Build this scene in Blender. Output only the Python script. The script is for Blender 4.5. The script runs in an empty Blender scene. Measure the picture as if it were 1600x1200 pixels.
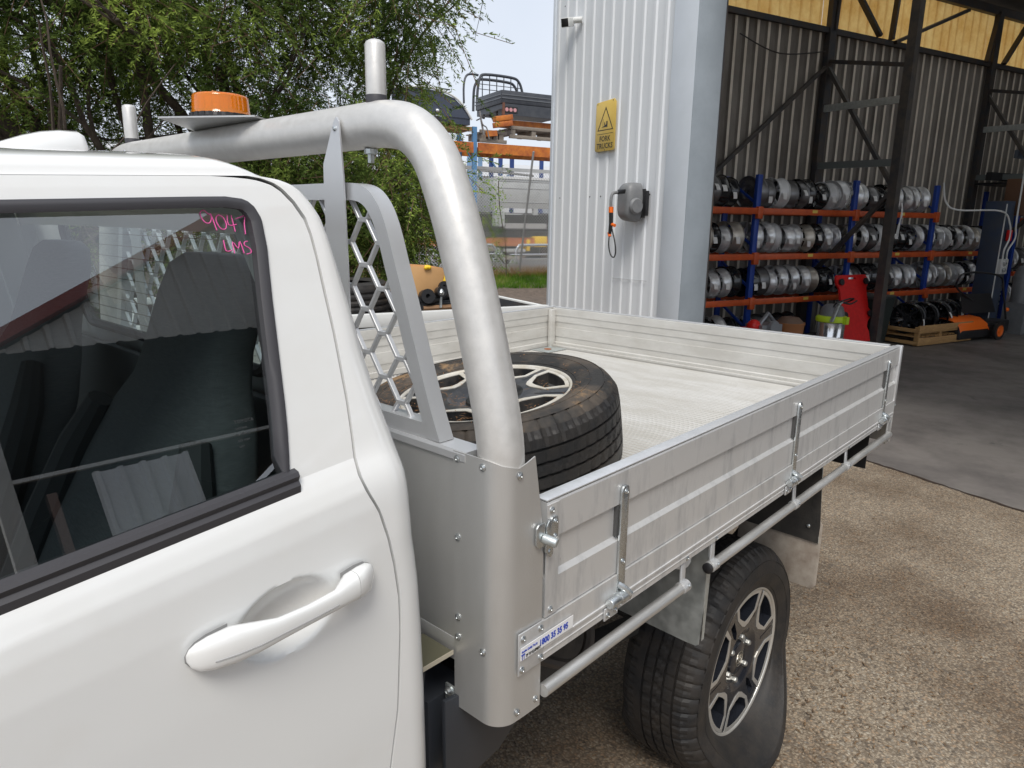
import bpy, bmesh, math, random
import numpy as np
from mathutils import Vector, Matrix
from mathutils.geometry import tessellate_polygon
SC = bpy.context.scene
COL = SC.collection
rad = math.radians
random.seed(7)

# ------------------------------------------------------------------ camera
yaw, pit, rol, FOC = 0.834482532, -0.227874205, 0.0139063798, 1090.86936
CAM = (-0.8517, -0.6913, 1.7965)
_f = np.array([math.cos(pit)*math.sin(yaw), math.cos(pit)*math.cos(yaw), math.sin(pit)])
_r0 = np.array([math.cos(yaw), -math.sin(yaw), 0]); _u0 = np.cross(_r0, _f)
_r = math.cos(rol)*_r0 + math.sin(rol)*_u0
_u = -math.sin(rol)*_r0 + math.cos(rol)*_u0
cd = bpy.data.cameras.new('camera'); cam = bpy.data.objects.new('camera', cd); COL.objects.link(cam)
cam.matrix_world = Matrix(((_r[0], _u[0], -_f[0], CAM[0]), (_r[1], _u[1], -_f[1], CAM[1]),
                           (_r[2], _u[2], -_f[2], CAM[2]), (0, 0, 0, 1)))
cd.sensor_width = 36; cd.lens = FOC/1600*36; cd.clip_start = .02; cd.clip_end = 800
SC.camera = cam

# ------------------------------------------------------------------ world, sun, exposure
SUN_EL, SUN_AZ = rad(56), rad(230)      # azimuth measured clockwise from +Y
w = bpy.data.worlds.new('World'); SC.world = w; w.use_nodes = True
nt = w.node_tree; nt.nodes.clear()
out = nt.nodes.new('ShaderNodeOutputWorld'); bg = nt.nodes.new('ShaderNodeBackground')
sky = nt.nodes.new('ShaderNodeTexSky'); sky.sky_type = 'NISHITA'; sky.sun_disc = False
sky.sun_elevation = SUN_EL; sky.sun_rotation = SUN_AZ; sky.dust_density = 4; sky.air_density = 1.2
tc = nt.nodes.new('ShaderNodeTexCoord'); no = nt.nodes.new('ShaderNodeTexNoise')
no.inputs['Scale'].default_value = 2.2; no.inputs['Detail'].default_value = 5
nt.links.new(tc.outputs['Generated'], no.inputs['Vector'])
rm = nt.nodes.new('ShaderNodeValToRGB')
rm.color_ramp.elements[0].position = .3; rm.color_ramp.elements[0].color = (5.2, 5.65, 6.4, 1)
rm.color_ramp.elements[1].position = .75; rm.color_ramp.elements[1].color = (6.2, 6.55, 7.2, 1)
nt.links.new(no.outputs['Fac'], rm.inputs['Fac'])
mx = nt.nodes.new('ShaderNodeMix'); mx.data_type = 'RGBA'; mx.inputs[0].default_value = .9
nt.links.new(sky.outputs[0], mx.inputs[6]); nt.links.new(rm.outputs[0], mx.inputs[7])
nt.links.new(mx.outputs[2], bg.inputs[0]); bg.inputs[1].default_value = .10
nt.links.new(bg.outputs[0], out.inputs[0])
sd = bpy.data.lights.new('sun', 'SUN'); sd.energy = 1.75; sd.angle = rad(24); sd.color = (1, .95, .87)
so = bpy.data.objects.new('sun', sd); COL.objects.link(so)
sv = Vector((math.sin(SUN_AZ)*math.cos(SUN_EL), math.cos(SUN_AZ)*math.cos(SUN_EL), math.sin(SUN_EL)))
so.rotation_euler = sv.to_track_quat('Z', 'Y').to_euler(); so.location = (0, 0, 30)
SC.view_settings.view_transform = 'Standard'; SC.view_settings.look = 'None'
SC.view_settings.gamma = 1; SC.view_settings.use_curve_mapping = False; SC.view_settings.exposure = 0.58
SC.render.engine = 'CYCLES'
SC.cycles.max_bounces = 10; SC.cycles.diffuse_bounces = 5; SC.cycles.transparent_max_bounces = 16
SC.cycles.sample_clamp_indirect = 8

# ------------------------------------------------------------------ materials
MATS = {}
def mat(name, col, rough=.5, metal=0., col2=None, scale=6., bump=0., bscale=60., coat=0., rvar=0.,
        stretch=None, detail=5, lo=.35, hi=.65, col3=None, s3=25, t3=.66, spec=.5):
    if name in MATS: return MATS[name]
    m = bpy.data.materials.new(name); m.use_nodes = True; n = m.node_tree; L = n.links
    b = n.nodes['Principled BSDF']
    b.inputs['Base Color'].default_value = (*col, 1); b.inputs['Roughness'].default_value = rough
    b.inputs['Metallic'].default_value = metal; b.inputs['Coat Weight'].default_value = coat
    b.inputs['Coat Roughness'].default_value = .04; b.inputs['Specular IOR Level'].default_value = spec
    t = n.nodes.new('ShaderNodeTexCoord'); src = t.outputs['Object']
    if stretch:
        mp = n.nodes.new('ShaderNodeMapping'); mp.inputs['Scale'].default_value = stretch
        L.new(src, mp.inputs['Vector']); src = mp.outputs['Vector']
    if col2 or rvar:
        no = n.nodes.new('ShaderNodeTexNoise'); no.inputs['Scale'].default_value = scale
        no.inputs['Detail'].default_value = detail; no.inputs['Roughness'].default_value = .65
        L.new(src, no.inputs['Vector'])
        if col2:
            r = n.nodes.new('ShaderNodeValToRGB')
            r.color_ramp.elements[0].position = lo; r.color_ramp.elements[0].color = (*col, 1)
            r.color_ramp.elements[1].position = hi; r.color_ramp.elements[1].color = (*col2, 1)
            L.new(no.outputs['Fac'], r.inputs['Fac']); cout = r.outputs[0]
            if col3:
                n3 = n.nodes.new('ShaderNodeTexNoise'); n3.inputs['Scale'].default_value = s3
                n3.inputs['Detail'].default_value = 8; n3.inputs['Roughness'].default_value = .7
                L.new(src, n3.inputs['Vector'])
                r3 = n.nodes.new('ShaderNodeValToRGB')
                r3.color_ramp.elements[0].position = t3; r3.color_ramp.elements[0].color = (0, 0, 0, 1)
                r3.color_ramp.elements[1].position = t3+.08; r3.color_ramp.elements[1].color = (1, 1, 1, 1)
                L.new(n3.outputs['Fac'], r3.inputs['Fac'])
                mm = n.nodes.new('ShaderNodeMix'); mm.data_type = 'RGBA'
                L.new(r3.outputs[0], mm.inputs[0]); L.new(cout, mm.inputs[6]); mm.inputs[7].default_value = (*col3, 1)
                cout = mm.outputs[2]
            L.new(cout, b.inputs['Base Color'])
        if rvar:
            mr = n.nodes.new('ShaderNodeMapRange'); mr.inputs[1].default_value = .3; mr.inputs[2].default_value = .7
            mr.inputs[3].default_value = max(.02, rough-rvar); mr.inputs[4].default_value = rough+rvar
            L.new(no.outputs['Fac'], mr.inputs[0]); L.new(mr.outputs[0], b.inputs['Roughness'])
    if bump:
        nb = n.nodes.new('ShaderNodeTexNoise'); nb.inputs['Scale'].default_value = bscale
        nb.inputs['Detail'].default_value = 4; L.new(src, nb.inputs['Vector'])
        bn = n.nodes.new('ShaderNodeBump'); bn.inputs['Strength'].default_value = bump
        bn.inputs['Distance'].default_value = .01
        L.new(nb.outputs['Fac'], bn.inputs['Height']); L.new(bn.outputs[0], b.inputs['Normal'])
    MATS[name] = m; return m

paint = mat('white_paint', (.76, .77, .765), .32, coat=.9, col2=(.78, .78, .77), scale=3, rvar=.05)
paint_d = mat('white_paint_door', (.755, .765, .76), .30, coat=.9, col2=(.70, .69, .665), scale=2.2, lo=.5, hi=.8,
              col3=(.42, .40, .36), s3=90, t3=.74)
alu = mat('aluminium', (.60, .595, .58), .42, .75, col2=(.72, .72, .71), scale=5, rvar=.08, stretch=(1, 3, 6), bump=.04, bscale=180,
          col3=(.34, .33, .31), s3=14, t3=.72)
alu_side = mat('aluminium_side', (.70, .70, .695), .42, .5, col2=(.38, .385, .39), scale=6, rvar=.1, stretch=(3.2, 3, .8), lo=.50, hi=.86,
               bump=.04, bscale=160, col3=(.27, .24, .21), s3=16, t3=.69)
alu_cov = mat('aluminium_sheet', (.55, .55, .54), .40, .68, col2=(.65, .65, .64), scale=2.5, rvar=.08, stretch=(1, 1, .35),
              bump=.05, bscale=400, col3=(.42, .37, .31), s3=9, t3=.67)
alu_tube = mat('satin_tube', (.62, .61, .59), .42, .45, col2=(.68, .67, .65), scale=40, rvar=.06, bump=.035, bscale=260,
               col3=(.50, .47, .43), s3=120, t3=.74)
alu_cap = mat('aluminium_cap', (.72, .73, .74), .42, .6, col2=(.60, .61, .62), scale=20, rvar=.08, col3=(.4, .4, .4), s3=60, t3=.72)
alu_floor = mat('aluminium_floor', (.60, .59, .565), .55, .25, col2=(.50, .485, .45), scale=5, rvar=.08, stretch=(2, .6, 1),
                col3=(.42, .36, .28), s3=9, t3=.70)
alu_in = mat('aluminium_inner', (.66, .65, .62), .5, .25, col2=(.55, .535, .50), scale=5, rvar=.05, stretch=(1, 1, 3),
             col3=(.25, .24, .23), s3=18, t3=.675)
frame_m = mat('powder_silver', (.62, .63, .645), .38, .6, bump=.02, bscale=500)
zinc = mat('zinc_steel', (.52, .55, .56), .28, .9, col2=(.62, .65, .66), scale=30, rvar=.1)
galv = mat('galvanised', (.50, .54, .54), .42, .75, col2=(.62, .66, .66), scale=28, rvar=.1, detail=2)
rubber = mat('tyre_rubber', (.014, .014, .015), .62, col2=(.034, .029, .025), scale=14, bump=.12, bscale=120)
rubber_d = mat('dusty_tyre_rubber', (.022, .021, .020), .75, col2=(.11, .085, .063), scale=6, lo=.42, hi=.72, bump=.2, bscale=90,
               col3=(.27, .17, .085), s3=5, t3=.57)
trim = mat('black_trim', (.045, .044, .050), .5)
blackp = mat('black_paint', (.018, .018, .02), .4)
under = mat('underbody', (.022, .021, .02), .75, col2=(.05, .045, .04), scale=12, bump=.1)
alloy_k = mat('wheel_black', (.016, .018, .024), .22, coat=.5)
alloy_s = mat('wheel_machined', (.60, .585, .55), .32, .6)
alloy_dusty = mat('wheel_dusty_face', (.62, .60, .55), .6, .15, col2=(.5, .46, .38), scale=20)
black_dusty = mat('wheel_dusty_black', (.022, .023, .026), .4, col2=(.10, .092, .082), scale=9, lo=.45, hi=.75)
nut_m = mat('wheel_nut_steel', (.40, .40, .38), .35, .7)
amber_b = mat('beacon_base', (.02, .02, .022), .45)
fabric = mat('seat_fabric', (.055, .06, .064), .85, col2=(.085, .092, .097), scale=60, stretch=(1, 1, 8), bump=.2, bscale=300)
plast = mat('cab_plastic', (.10, .105, .11), .6)
lining = mat('roof_lining', (.42, .43, .43), .9)
concrete_in = mat('slab_concrete', (.18, .165, .155), .5, col2=(.095, .086, .083), scale=1.1, rvar=.12, lo=.42, hi=.66, bump=.06, bscale=30,
                  col3=(.07, .068, .066), s3=3.0, t3=.60)
clad = mat('white_cladding', (.80, .825, .86), .45, .0, col2=(.75, .775, .81), scale=1.2, rvar=.05, stretch=(1, 1, .4))
flash_m = mat('flashing', (.68, .73, .80), .42, .0, col2=(.63, .68, .74), scale=2)
jamb_shade_m = mat('jamb_flashing', (.36, .41, .46), .5, .1, col2=(.31, .355, .40), scale=3, col3=(.5, .52, .54), s3=7, t3=.72)  # flashing colour darkened for the shade on the return face
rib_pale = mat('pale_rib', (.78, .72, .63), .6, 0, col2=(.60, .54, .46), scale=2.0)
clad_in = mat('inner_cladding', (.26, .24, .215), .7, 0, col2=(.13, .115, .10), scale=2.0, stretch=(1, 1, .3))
steel_dk = mat('dark_steel', (.040, .045, .055), .55, .2, col2=(.07, .055, .045), scale=6)
steel_br = mat('brown_steel', (.10, .085, .07), .6, .2, col2=(.05, .05, .055), scale=5)
rack_b = mat('rack_blue', (.012, .050, .30), .45)
rack_o = mat('rack_orange', (.62, .105, .022), .45, col2=(.50, .08, .02), scale=8)
yard_b = mat('yard_blue', (.11, .26, .48), .6)
yard_o = mat('yard_orange', (.66, .22, .03), .6, col2=(.36, .09, .025), scale=3)
lab_y = mat('yellow_tag', (.75, .58, .12), .5)
paper = mat('paper_label', (.74, .74, .73), .7)
wood = mat('pallet_wood', (.50, .30, .12), .7, col2=(.36, .2, .08), scale=8, stretch=(1, 1, 6), bump=.1)
wood_g = mat('grey_wood', (.30, .26, .22), .8, col2=(.20, .17, .14), scale=8, stretch=(1, 1, 6), bump=.1)
carton = mat('cardboard', (.68, .40, .18), .8, col2=(.62, .35, .15), scale=5, bump=.05)
yellow = mat('yellow_plastic', (.85, .55, .02), .4)
lime = mat('lime_plastic', (.55, .75, .03), .4)
red_p = mat('red_plastic', (.72, .016, .014), .38, col2=(.6, .012, .012), scale=20)
orange_p = mat('orange_plastic', (.90, .16, .01), .4)
grey_p = mat('grey_plastic', (.17, .175, .185), .45, col2=(.21, .215, .22), scale=8)
blue_col = mat('blue_column', (.035, .055, .10), .5, col2=(.05, .06, .08), scale=4)
white_p = mat('white_plastic', (.72, .73, .72), .45)
chrome = mat('polished_steel', (.84, .85, .86), .16, .85)
sign_y = mat('sign_yellow', (.76, .54, .13), .5, col2=(.70, .49, .12), scale=5)
ink = mat('black_ink', (.03, .028, .025), .5)
ink_b = mat('blue_ink', (.02, .06, .45), .5)
pink = mat('pink_marker', (.85, .12, .42), .5)
navy = mat('dark_canopy', (.045, .055, .085), .3, coat=.3)
tray_k = mat('black_tray', (.045, .05, .062), .4, col2=(.07, .075, .085), scale=5)
silver_y = mat('yard_silver', (.58, .59, .58), .5, .4, col2=(.48, .49, .48), scale=3)
red_gut = mat('red_gutter', (.30, .045, .035), .45)
clad_grey = mat('grey_cladding', (.62, .62, .60), .6, col2=(.52, .52, .50), scale=2, stretch=(1, 1, .3))
soil = mat('brown_soil', (.15, .115, .09), .95, col2=(.09, .07, .055), scale=9, bump=.5, bscale=30)
dirt = mat('dirt_ground', (.20, .16, .12), .95, col2=(.13, .11, .09), scale=1.3, bump=.3, bscale=40)
bark = mat('bark', (.055, .042, .034), .9, col2=(.11, .085, .065), scale=9, stretch=(4, 4, 1), bump=.6, bscale=40)
twigm = mat('twig', (.15, .09, .055), .8)
litter = mat('leaf_litter', (.42, .20, .07), .8, col2=(.24, .12, .05), scale=40)
emblem = mat('emblem', (.55, .52, .45), .3, .8)

def glass_mat(name, tint, refl_col=(1, 1, 1), ior=1.5, boost=0.):
    m = bpy.data.materials.new(name); m.use_nodes = True; n = m.node_tree; n.nodes.clear(); L = n.links
    o = n.nodes.new('ShaderNodeOutputMaterial'); t = n.nodes.new('ShaderNodeBsdfTransparent'); g = n.nodes.new('ShaderNodeBsdfGlossy')
    t.inputs[0].default_value = (*tint, 1); g.inputs['Roughness'].default_value = .0; g.inputs[0].default_value = (*refl_col, 1)
    fr = n.nodes.new('ShaderNodeLayerWeight'); pw = n.nodes.new('ShaderNodeMath'); pw.operation = 'POWER'; pw.inputs[1].default_value = 4.5
    L.new(fr.outputs['Facing'], pw.inputs[0])     # same from both sides of the pane
    ad = n.nodes.new('ShaderNodeMath'); ad.operation = 'MULTIPLY_ADD'; ad.inputs[1].default_value = .85; ad.inputs[2].default_value = .05+boost; ad.use_clamp = True
    mx = n.nodes.new('ShaderNodeMixShader'); L.new(pw.outputs[0], ad.inputs[0]); L.new(ad.outputs[0], mx.inputs[0])
    L.new(t.outputs[0], mx.inputs[1]); L.new(g.outputs[0], mx.inputs[2]); L.new(mx.outputs[0], o.inputs[0])
    return m
win_glass = glass_mat('window_glass', (.60, .68, .68), boost=.125)
clear_glass = glass_mat('clear_glass', (.86, .90, .89))

def translucent(name, col, col2, frac=.6, scale=3):
    m = bpy.data.materials.new(name); m.use_nodes = True; n = m.node_tree; n.nodes.clear(); L = n.links
    o = n.nodes.new('ShaderNodeOutputMaterial'); t = n.nodes.new('ShaderNodeBsdfTranslucent'); d = n.nodes.new('ShaderNodeBsdfDiffuse')
    tc = n.nodes.new('ShaderNodeTexCoord'); no = n.nodes.new('ShaderNodeTexNoise'); no.inputs['Scale'].default_value = scale
    no.inputs['Detail'].default_value = 8; no.inputs['Roughness'].default_value = .7
    r = n.nodes.new('ShaderNodeValToRGB'); r.color_ramp.elements[0].position = .3; r.color_ramp.elements[0].color = (*col, 1)
    r.color_ramp.elements[1].position = .7; r.color_ramp.elements[1].color = (*col2, 1)
    L.new(tc.outputs['Object'], no.inputs['Vector']); L.new(no.outputs['Fac'], r.inputs['Fac'])
    L.new(r.outputs[0], t.inputs[0]); L.new(r.outputs[0], d.inputs[0])
    mx = n.nodes.new('ShaderNodeMixShader'); mx.inputs[0].default_value = frac
    L.new(d.outputs[0], mx.inputs[1]); L.new(t.outputs[0], mx.inputs[2]); L.new(mx.outputs[0], o.inputs[0])
    return m
skylight = translucent('yellow_fibreglass', (.72, .38, .09), (.98, .70, .27), .85, 2.2)
added_roof_sky = translucent('added_roof_fibreglass', (.8, .8, .76), (.9, .9, .86), .9)  # for the unseen roof strips added to light the racks

def amber_mat():
    m = bpy.data.materials.new('amber_lens'); m.use_nodes = True; b = m.node_tree.nodes['Principled BSDF']
    b.inputs['Base Color'].default_value = (1.0, .30, .01, 1); b.inputs['Roughness'].default_value = .08
    b.inputs['Transmission Weight'].default_value = .55; b.inputs['Coat Weight'].default_value = .3
    return m
amber = amber_mat()

def leaf_mat(name, c1, c2, c3, tr=.35):
    m = bpy.data.materials.new(name); m.use_nodes = True; n = m.node_tree; n.nodes.clear(); L = n.links
    o = n.nodes.new('ShaderNodeOutputMaterial'); t = n.nodes.new('ShaderNodeBsdfTranslucent'); d = n.nodes.new('ShaderNodeBsdfDiffuse')
    g = n.nodes.new('ShaderNodeNewGeometry'); tc = n.nodes.new('ShaderNodeTexCoord'); no = n.nodes.new('ShaderNodeTexNoise')
    no.inputs['Scale'].default_value = 1.3; no.inputs['Detail'].default_value = 2
    L.new(tc.outputs['Object'], no.inputs['Vector'])
    a = n.nodes.new('ShaderNodeMath'); a.operation = 'MULTIPLY_ADD'; a.inputs[1].default_value = .45; 
    L.new(g.outputs['Random Per Island'], a.inputs[0])
    s = n.nodes.new('ShaderNodeMath'); s.operation = 'MULTIPLY_ADD'; s.inputs[1].default_value = 2.0; s.inputs[2].default_value = -.70
    L.new(no.outputs['Fac'], s.inputs[0]); L.new(s.outputs[0], a.inputs[2])
    r = n.nodes.new('ShaderNodeValToRGB'); r.color_ramp.elements[0].position = .1; r.color_ramp.elements[0].color = (*c1, 1)
    r.color_ramp.elements[1].position = .95; r.color_ramp.elements[1].color = (*c3, 1)
    e = r.color_ramp.elements.new(.55); e.color = (*c2, 1)
    L.new(a.outputs[0], r.inputs['Fac']); L.new(r.outputs[0], t.inputs[0]); L.new(r.outputs[0], d.inputs[0])
    mx = n.nodes.new('ShaderNodeMixShader'); mx.inputs[0].default_value = tr
    L.new(d.outputs[0], mx.inputs[1]); L.new(t.outputs[0], mx.inputs[2]); L.new(mx.outputs[0], o.inputs[0])
    return m
leafm = leaf_mat('leaves', (.045, .078, .024), (.130, .190, .050), (.36, .47, .10))
grassm = leaf_mat('grass_blades', (.06, .13, .02), (.12, .24, .03), (.30, .34, .08))
drym = leaf_mat('dry_grass', (.20, .12, .05), (.32, .2, .09), (.42, .30, .14))

def aggregate():
    m = bpy.data.materials.new('exposed_aggregate'); m.use_nodes = True; n = m.node_tree; L = n.links
    b = n.nodes['Principled BSDF']; b.inputs['Roughness'].default_value = .8
    tc = n.nodes.new('ShaderNodeTexCoord')
    v = n.nodes.new('ShaderNodeTexVoronoi'); v.inputs['Scale'].default_value = 105
    nz = n.nodes.new('ShaderNodeTexNoise'); nz.inputs['Scale'].default_value = 40
    mv = n.nodes.new('ShaderNodeMix'); mv.data_type = 'RGBA'; mv.inputs[0].default_value = .02
    L.new(tc.outputs['Object'], nz.inputs['Vector']); L.new(tc.outputs['Object'], mv.inputs[6]); L.new(nz.outputs['Color'], mv.inputs[7])
    L.new(mv.outputs[2], v.inputs['Vector'])
    sp = n.nodes.new('ShaderNodeSeparateColor'); L.new(v.outputs['Color'], sp.inputs[0])
    r = n.nodes.new('ShaderNodeValToRGB'); r.color_ramp.interpolation = 'LINEAR'
    cols = [(0, (.10, .085, .07)), (.12, (.22, .185, .145)), (.35, (.36, .30, .225)), (.6, (.43, .365, .275)), (.78, (.39, .27, .17)), (.9, (.50, .45, .36)), (1, (.17, .155, .14))]
    els = r.color_ramp.elements; els[0].position = 0; els[0].color = (*cols[0][1], 1); els[1].position = 1; els[1].color = (*cols[-1][1], 1)
    for p, c in cols[1:-1]: e = els.new(p); e.color = (*c, 1)
    L.new(sp.outputs[0], r.inputs['Fac'])
    # matrix between stones
    r2 = n.nodes.new('ShaderNodeValToRGB'); r2.color_ramp.elements[0].position = .25; r2.color_ramp.elements[0].color = (0, 0, 0, 1)
    r2.color_ramp.elements[1].position = .75; r2.color_ramp.elements[1].color = (1, 1, 1, 1); L.new(v.outputs['Distance'], r2.inputs['Fac'])
    m1 = n.nodes.new('ShaderNodeMix'); m1.data_type = 'RGBA'; L.new(r2.outputs[0], m1.inputs[0]); L.new(r.outputs[0], m1.inputs[6]); m1.inputs[7].default_value = (.19, .15, .108, 1)
    # stains
    n2 = n.nodes.new('ShaderNodeTexNoise'); n2.inputs['Scale'].default_value = .9; n2.inputs['Detail'].default_value = 7; n2.inputs['Roughness'].default_value = .62
    L.new(tc.outputs['Object'], n2.inputs['Vector'])
    r3 = n.nodes.new('ShaderNodeValToRGB'); r3.color_ramp.elements[0].position = .38; r3.color_ramp.elements[0].color = (.30, .21, .14, 1)
    r3.color_ramp.elements[1].position = .6; r3.color_ramp.elements[1].color = (1, 1, 1, 1); L.new(n2.outputs['Fac'], r3.inputs['Fac'])
    m2 = n.nodes.new('ShaderNodeMix'); m2.data_type = 'RGBA'; m2.blend_type = 'MULTIPLY'; m2.inputs[0].default_value = .7
    L.new(m1.outputs[2], m2.inputs[6]); L.new(r3.outputs[0], m2.inputs[7])
    # specks of litter
    n4 = n.nodes.new('ShaderNodeTexNoise'); n4.inputs['Scale'].default_value = 28; n4.inputs['Detail'].default_value = 3
    L.new(tc.outputs['Object'], n4.inputs['Vector'])
    r4 = n.nodes.new('ShaderNodeValToRGB'); r4.color_ramp.elements[0].position = .64; r4.color_ramp.elements[0].color = (0, 0, 0, 1)
    r4.color_ramp.elements[1].position = .69; r4.color_ramp.elements[1].color = (1, 1, 1, 1); L.new(n4.outputs['Fac'], r4.inputs['Fac'])
    m3 = n.nodes.new('ShaderNodeMix'); m3.data_type = 'RGBA'; L.new(r4.outputs[0], m3.inputs[0]); L.new(m2.outputs[2], m3.inputs[6]); m3.inputs[7].default_value = (.13, .105, .08, 1)
    L.new(m3.outputs[2], b.inputs['Base Color'])
    bp = n.nodes.new('ShaderNodeBump'); bp.inputs['Strength'].default_value = .5; bp.inputs['Distance'].default_value = .006; bp.invert = True
    L.new(v.outputs['Distance'], bp.inputs['Height']); L.new(bp.outputs[0], b.inputs['Normal'])
    return m
aggm = aggregate()

# ------------------------------------------------------------------ mesh helpers
BANG = rad(-19)
BX = np.array([math.cos(BANG), math.sin(BANG)]); BY = np.array([-math.sin(BANG), math.cos(BANG)])
def b2w(u, v, z=0.): return (u*BX[0]+v*BY[0], u*BX[1]+v*BY[1], z)
def w2b(x, y): return (x*BX[0]+y*BX[1], x*BY[0]+y*BY[1])
BASE = {}
def thing(name, label, cat, base=(0, 0, 0), frame='w', group=None, kind=None):
    o = bpy.data.objects.new(name, None); COL.objects.link(o); o.empty_display_size = .1
    if frame == 'b': o.location = b2w(*base); o.rotation_euler = (0, 0, BANG)
    else: o.location = base
    BASE[o.name] = np.array(base, float)
    if label: o['label'] = label; o['category'] = cat
    if group: o['group'] = group
    if kind: o['kind'] = kind
    return o
def newpart(name, me, parent, label=None):
    o = bpy.data.objects.new(name, me); COL.objects.link(o); o.parent = parent
    BASE[o.name] = BASE[parent.name] if parent else np.zeros(3)
    if label: o['label'] = label
    return o
def copy_tree(o, parent=None):
    c = o.copy(); COL.objects.link(c); c.parent = parent; BASE[c.name] = BASE[o.name]
    for ch in list(o.children): copy_tree(ch, c)
    return c

class M:
    def __init__(s): s.v = []; s.f = []
    def add(s, v, f):
        k = len(s.v); s.v += [tuple(map(float, p)) for p in v]; s.f += [tuple(i+k for i in q) for q in f]; return s
    def box(s, x0, x1, y0, y1, z0, z1):
        v = [(x0, y0, z0), (x1, y0, z0), (x1, y1, z0), (x0, y1, z0), (x0, y0, z1), (x1, y0, z1), (x1, y1, z1), (x0, y1, z1)]
        return s.add(v, [(3, 2, 1, 0), (4, 5, 6, 7), (0, 1, 5, 4), (1, 2, 6, 5), (2, 3, 7, 6), (3, 0, 4, 7)])
    def beam(s, a, b, w, h, up=(0, 0, 1)):
        a = Vector(a); b = Vector(b); d = (b-a).normalized(); up = Vector(up)
        r = d.cross(up)
        if r.length < 1e-4: r = d.cross(Vector((1, 0, 0)))
        r.normalize(); u = r.cross(d).normalized()
        v = []
        for p in (a, b):
            for i, j in ((-1, -1), (1, -1), (1, 1), (-1, 1)): v.append(p + r*(w/2*i) + u*(h/2*j))
        return s.add(v, [(0, 1, 2, 3), (7, 6, 5, 4), (1, 0, 4, 5), (2, 1, 5, 6), (3, 2, 6, 7), (0, 3, 7, 4)])
    def tube(s, pts, r, n=12, cap=True, closed=False):
        P = [Vector(p) for p in pts]; k = len(P); rings = []; prev = None
        rr = r if hasattr(r, '__len__') else [r]*k
        for i, p in enumerate(P):
            if closed: d = (P[(i+1) % k]-P[i-1])
            else: d = (P[min(i+1, k-1)]-P[max(i-1, 0)])
            d.normalize()
            if prev is None:
                a = d.orthogonal().normalized()
            else:
                a = (prev - d*prev.dot(d)).normalized()
            prev = a; b = d.cross(a)
            rings.append([p + (a*math.cos(2*math.pi*j/n) + b*math.sin(2*math.pi*j/n))*rr[i] for j in range(n)])
        v = [q for ring in rings for q in ring]; f = []
        for i in range(k if closed else k-1):
            i2 = (i+1) % k
            for j in range(n): f.append((i*n+j, i*n+(j+1) % n, i2*n+(j+1) % n, i2*n+j))
        if cap and not closed: f += [tuple(range(n))[::-1], tuple((k-1)*n+j for j in range(n))]
        return s.add(v, f)
    def lathe(s, prof, c, axis, n=32, a0=0, a1=2*math.pi, rmod=None):
        """prof: list of (r, h) along axis from c"""
        ax = Vector(axis).normalized(); a = ax.orthogonal().normalized()
        if abs(ax.z) < .9: a = Vector((0, 0, 1)); a = (a-ax*a.dot(ax)).normalized()
        b = ax.cross(a); c = Vector(c); v = []; f = []; full = abs(a1-a0-2*math.pi) < 1e-6
        m = n if full else n+1
        for i in range(m):
            t = a0+(a1-a0)*i/n
            for k, (r, h) in enumerate(prof):
                if rmod: r += rmod(i, k)
                v.append(c + ax*h + (a*math.cos(t)+b*math.sin(t))*r)
        K = len(prof)
        for i in range(n):
            j = (i+1) % m
            for k in range(K-1): f.append((i*K+k, i*K+k+1, j*K+k+1, j*K+k))
        return s.add(v, f)
    def prism(s, poly, o, ex, ey, ez):
        """polygon (list of 2d) in plane o+ex,ey extruded by vector ez"""
        o, ex, ey, ez = map(Vector, (o, ex, ey, ez)); n = len(poly)
        v = [o+ex*p[0]+ey*p[1] for p in poly]; v += [p+ez for p in v]
        f = [tuple(range(n))[::-1], tuple(range(n, 2*n))] + [(i, (i+1) % n, n+(i+1) % n, n+i) for i in range(n)]
        return s.add(v, f)
    def plate(s, loops, fn, thick):
        """outer loop + hole loops of 2d points; fn maps (x,y,h) -> 3d; thick extrusion h from 0 to -thick"""
        flat = [p for l in loops for p in l]
        tris = tessellate_polygon([[Vector((p[0], p[1], 0)) for p in l] for l in loops])
        n = len(flat); v = [fn(p[0], p[1], 0) for p in flat] + [fn(p[0], p[1], -thick) for p in flat]
        f = [tuple(t) for t in tris] + [tuple(i+n for i in t)[::-1] for t in tris]; k = 0
        for l in loops:
            for i in range(len(l)):
                a = k+i; b = k+(i+1) % len(l); f.append((a, b, b+n, a+n))
            k += len(l)
        return s.add(v, f)
    def grid(s, rows, closed=False):
        n = len(rows[0]); v = [p for r in rows for p in r]; f = []
        for i in range(len(rows)-1):
            for j in range(n if closed else n-1):
                f.append((i*n+j, i*n+(j+1) % n, (i+1)*n+(j+1) % n, (i+1)*n+j))
        return s.add(v, f)
    def sphere(s, c, r, n=12, m=8, sz=1.):
        prof = [(r*math.sin(math.pi*k/m), -r*sz*math.cos(math.pi*k/m)) for k in range(m+1)]
        return s.lathe(prof, c, (0, 0, 1), n)
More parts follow.
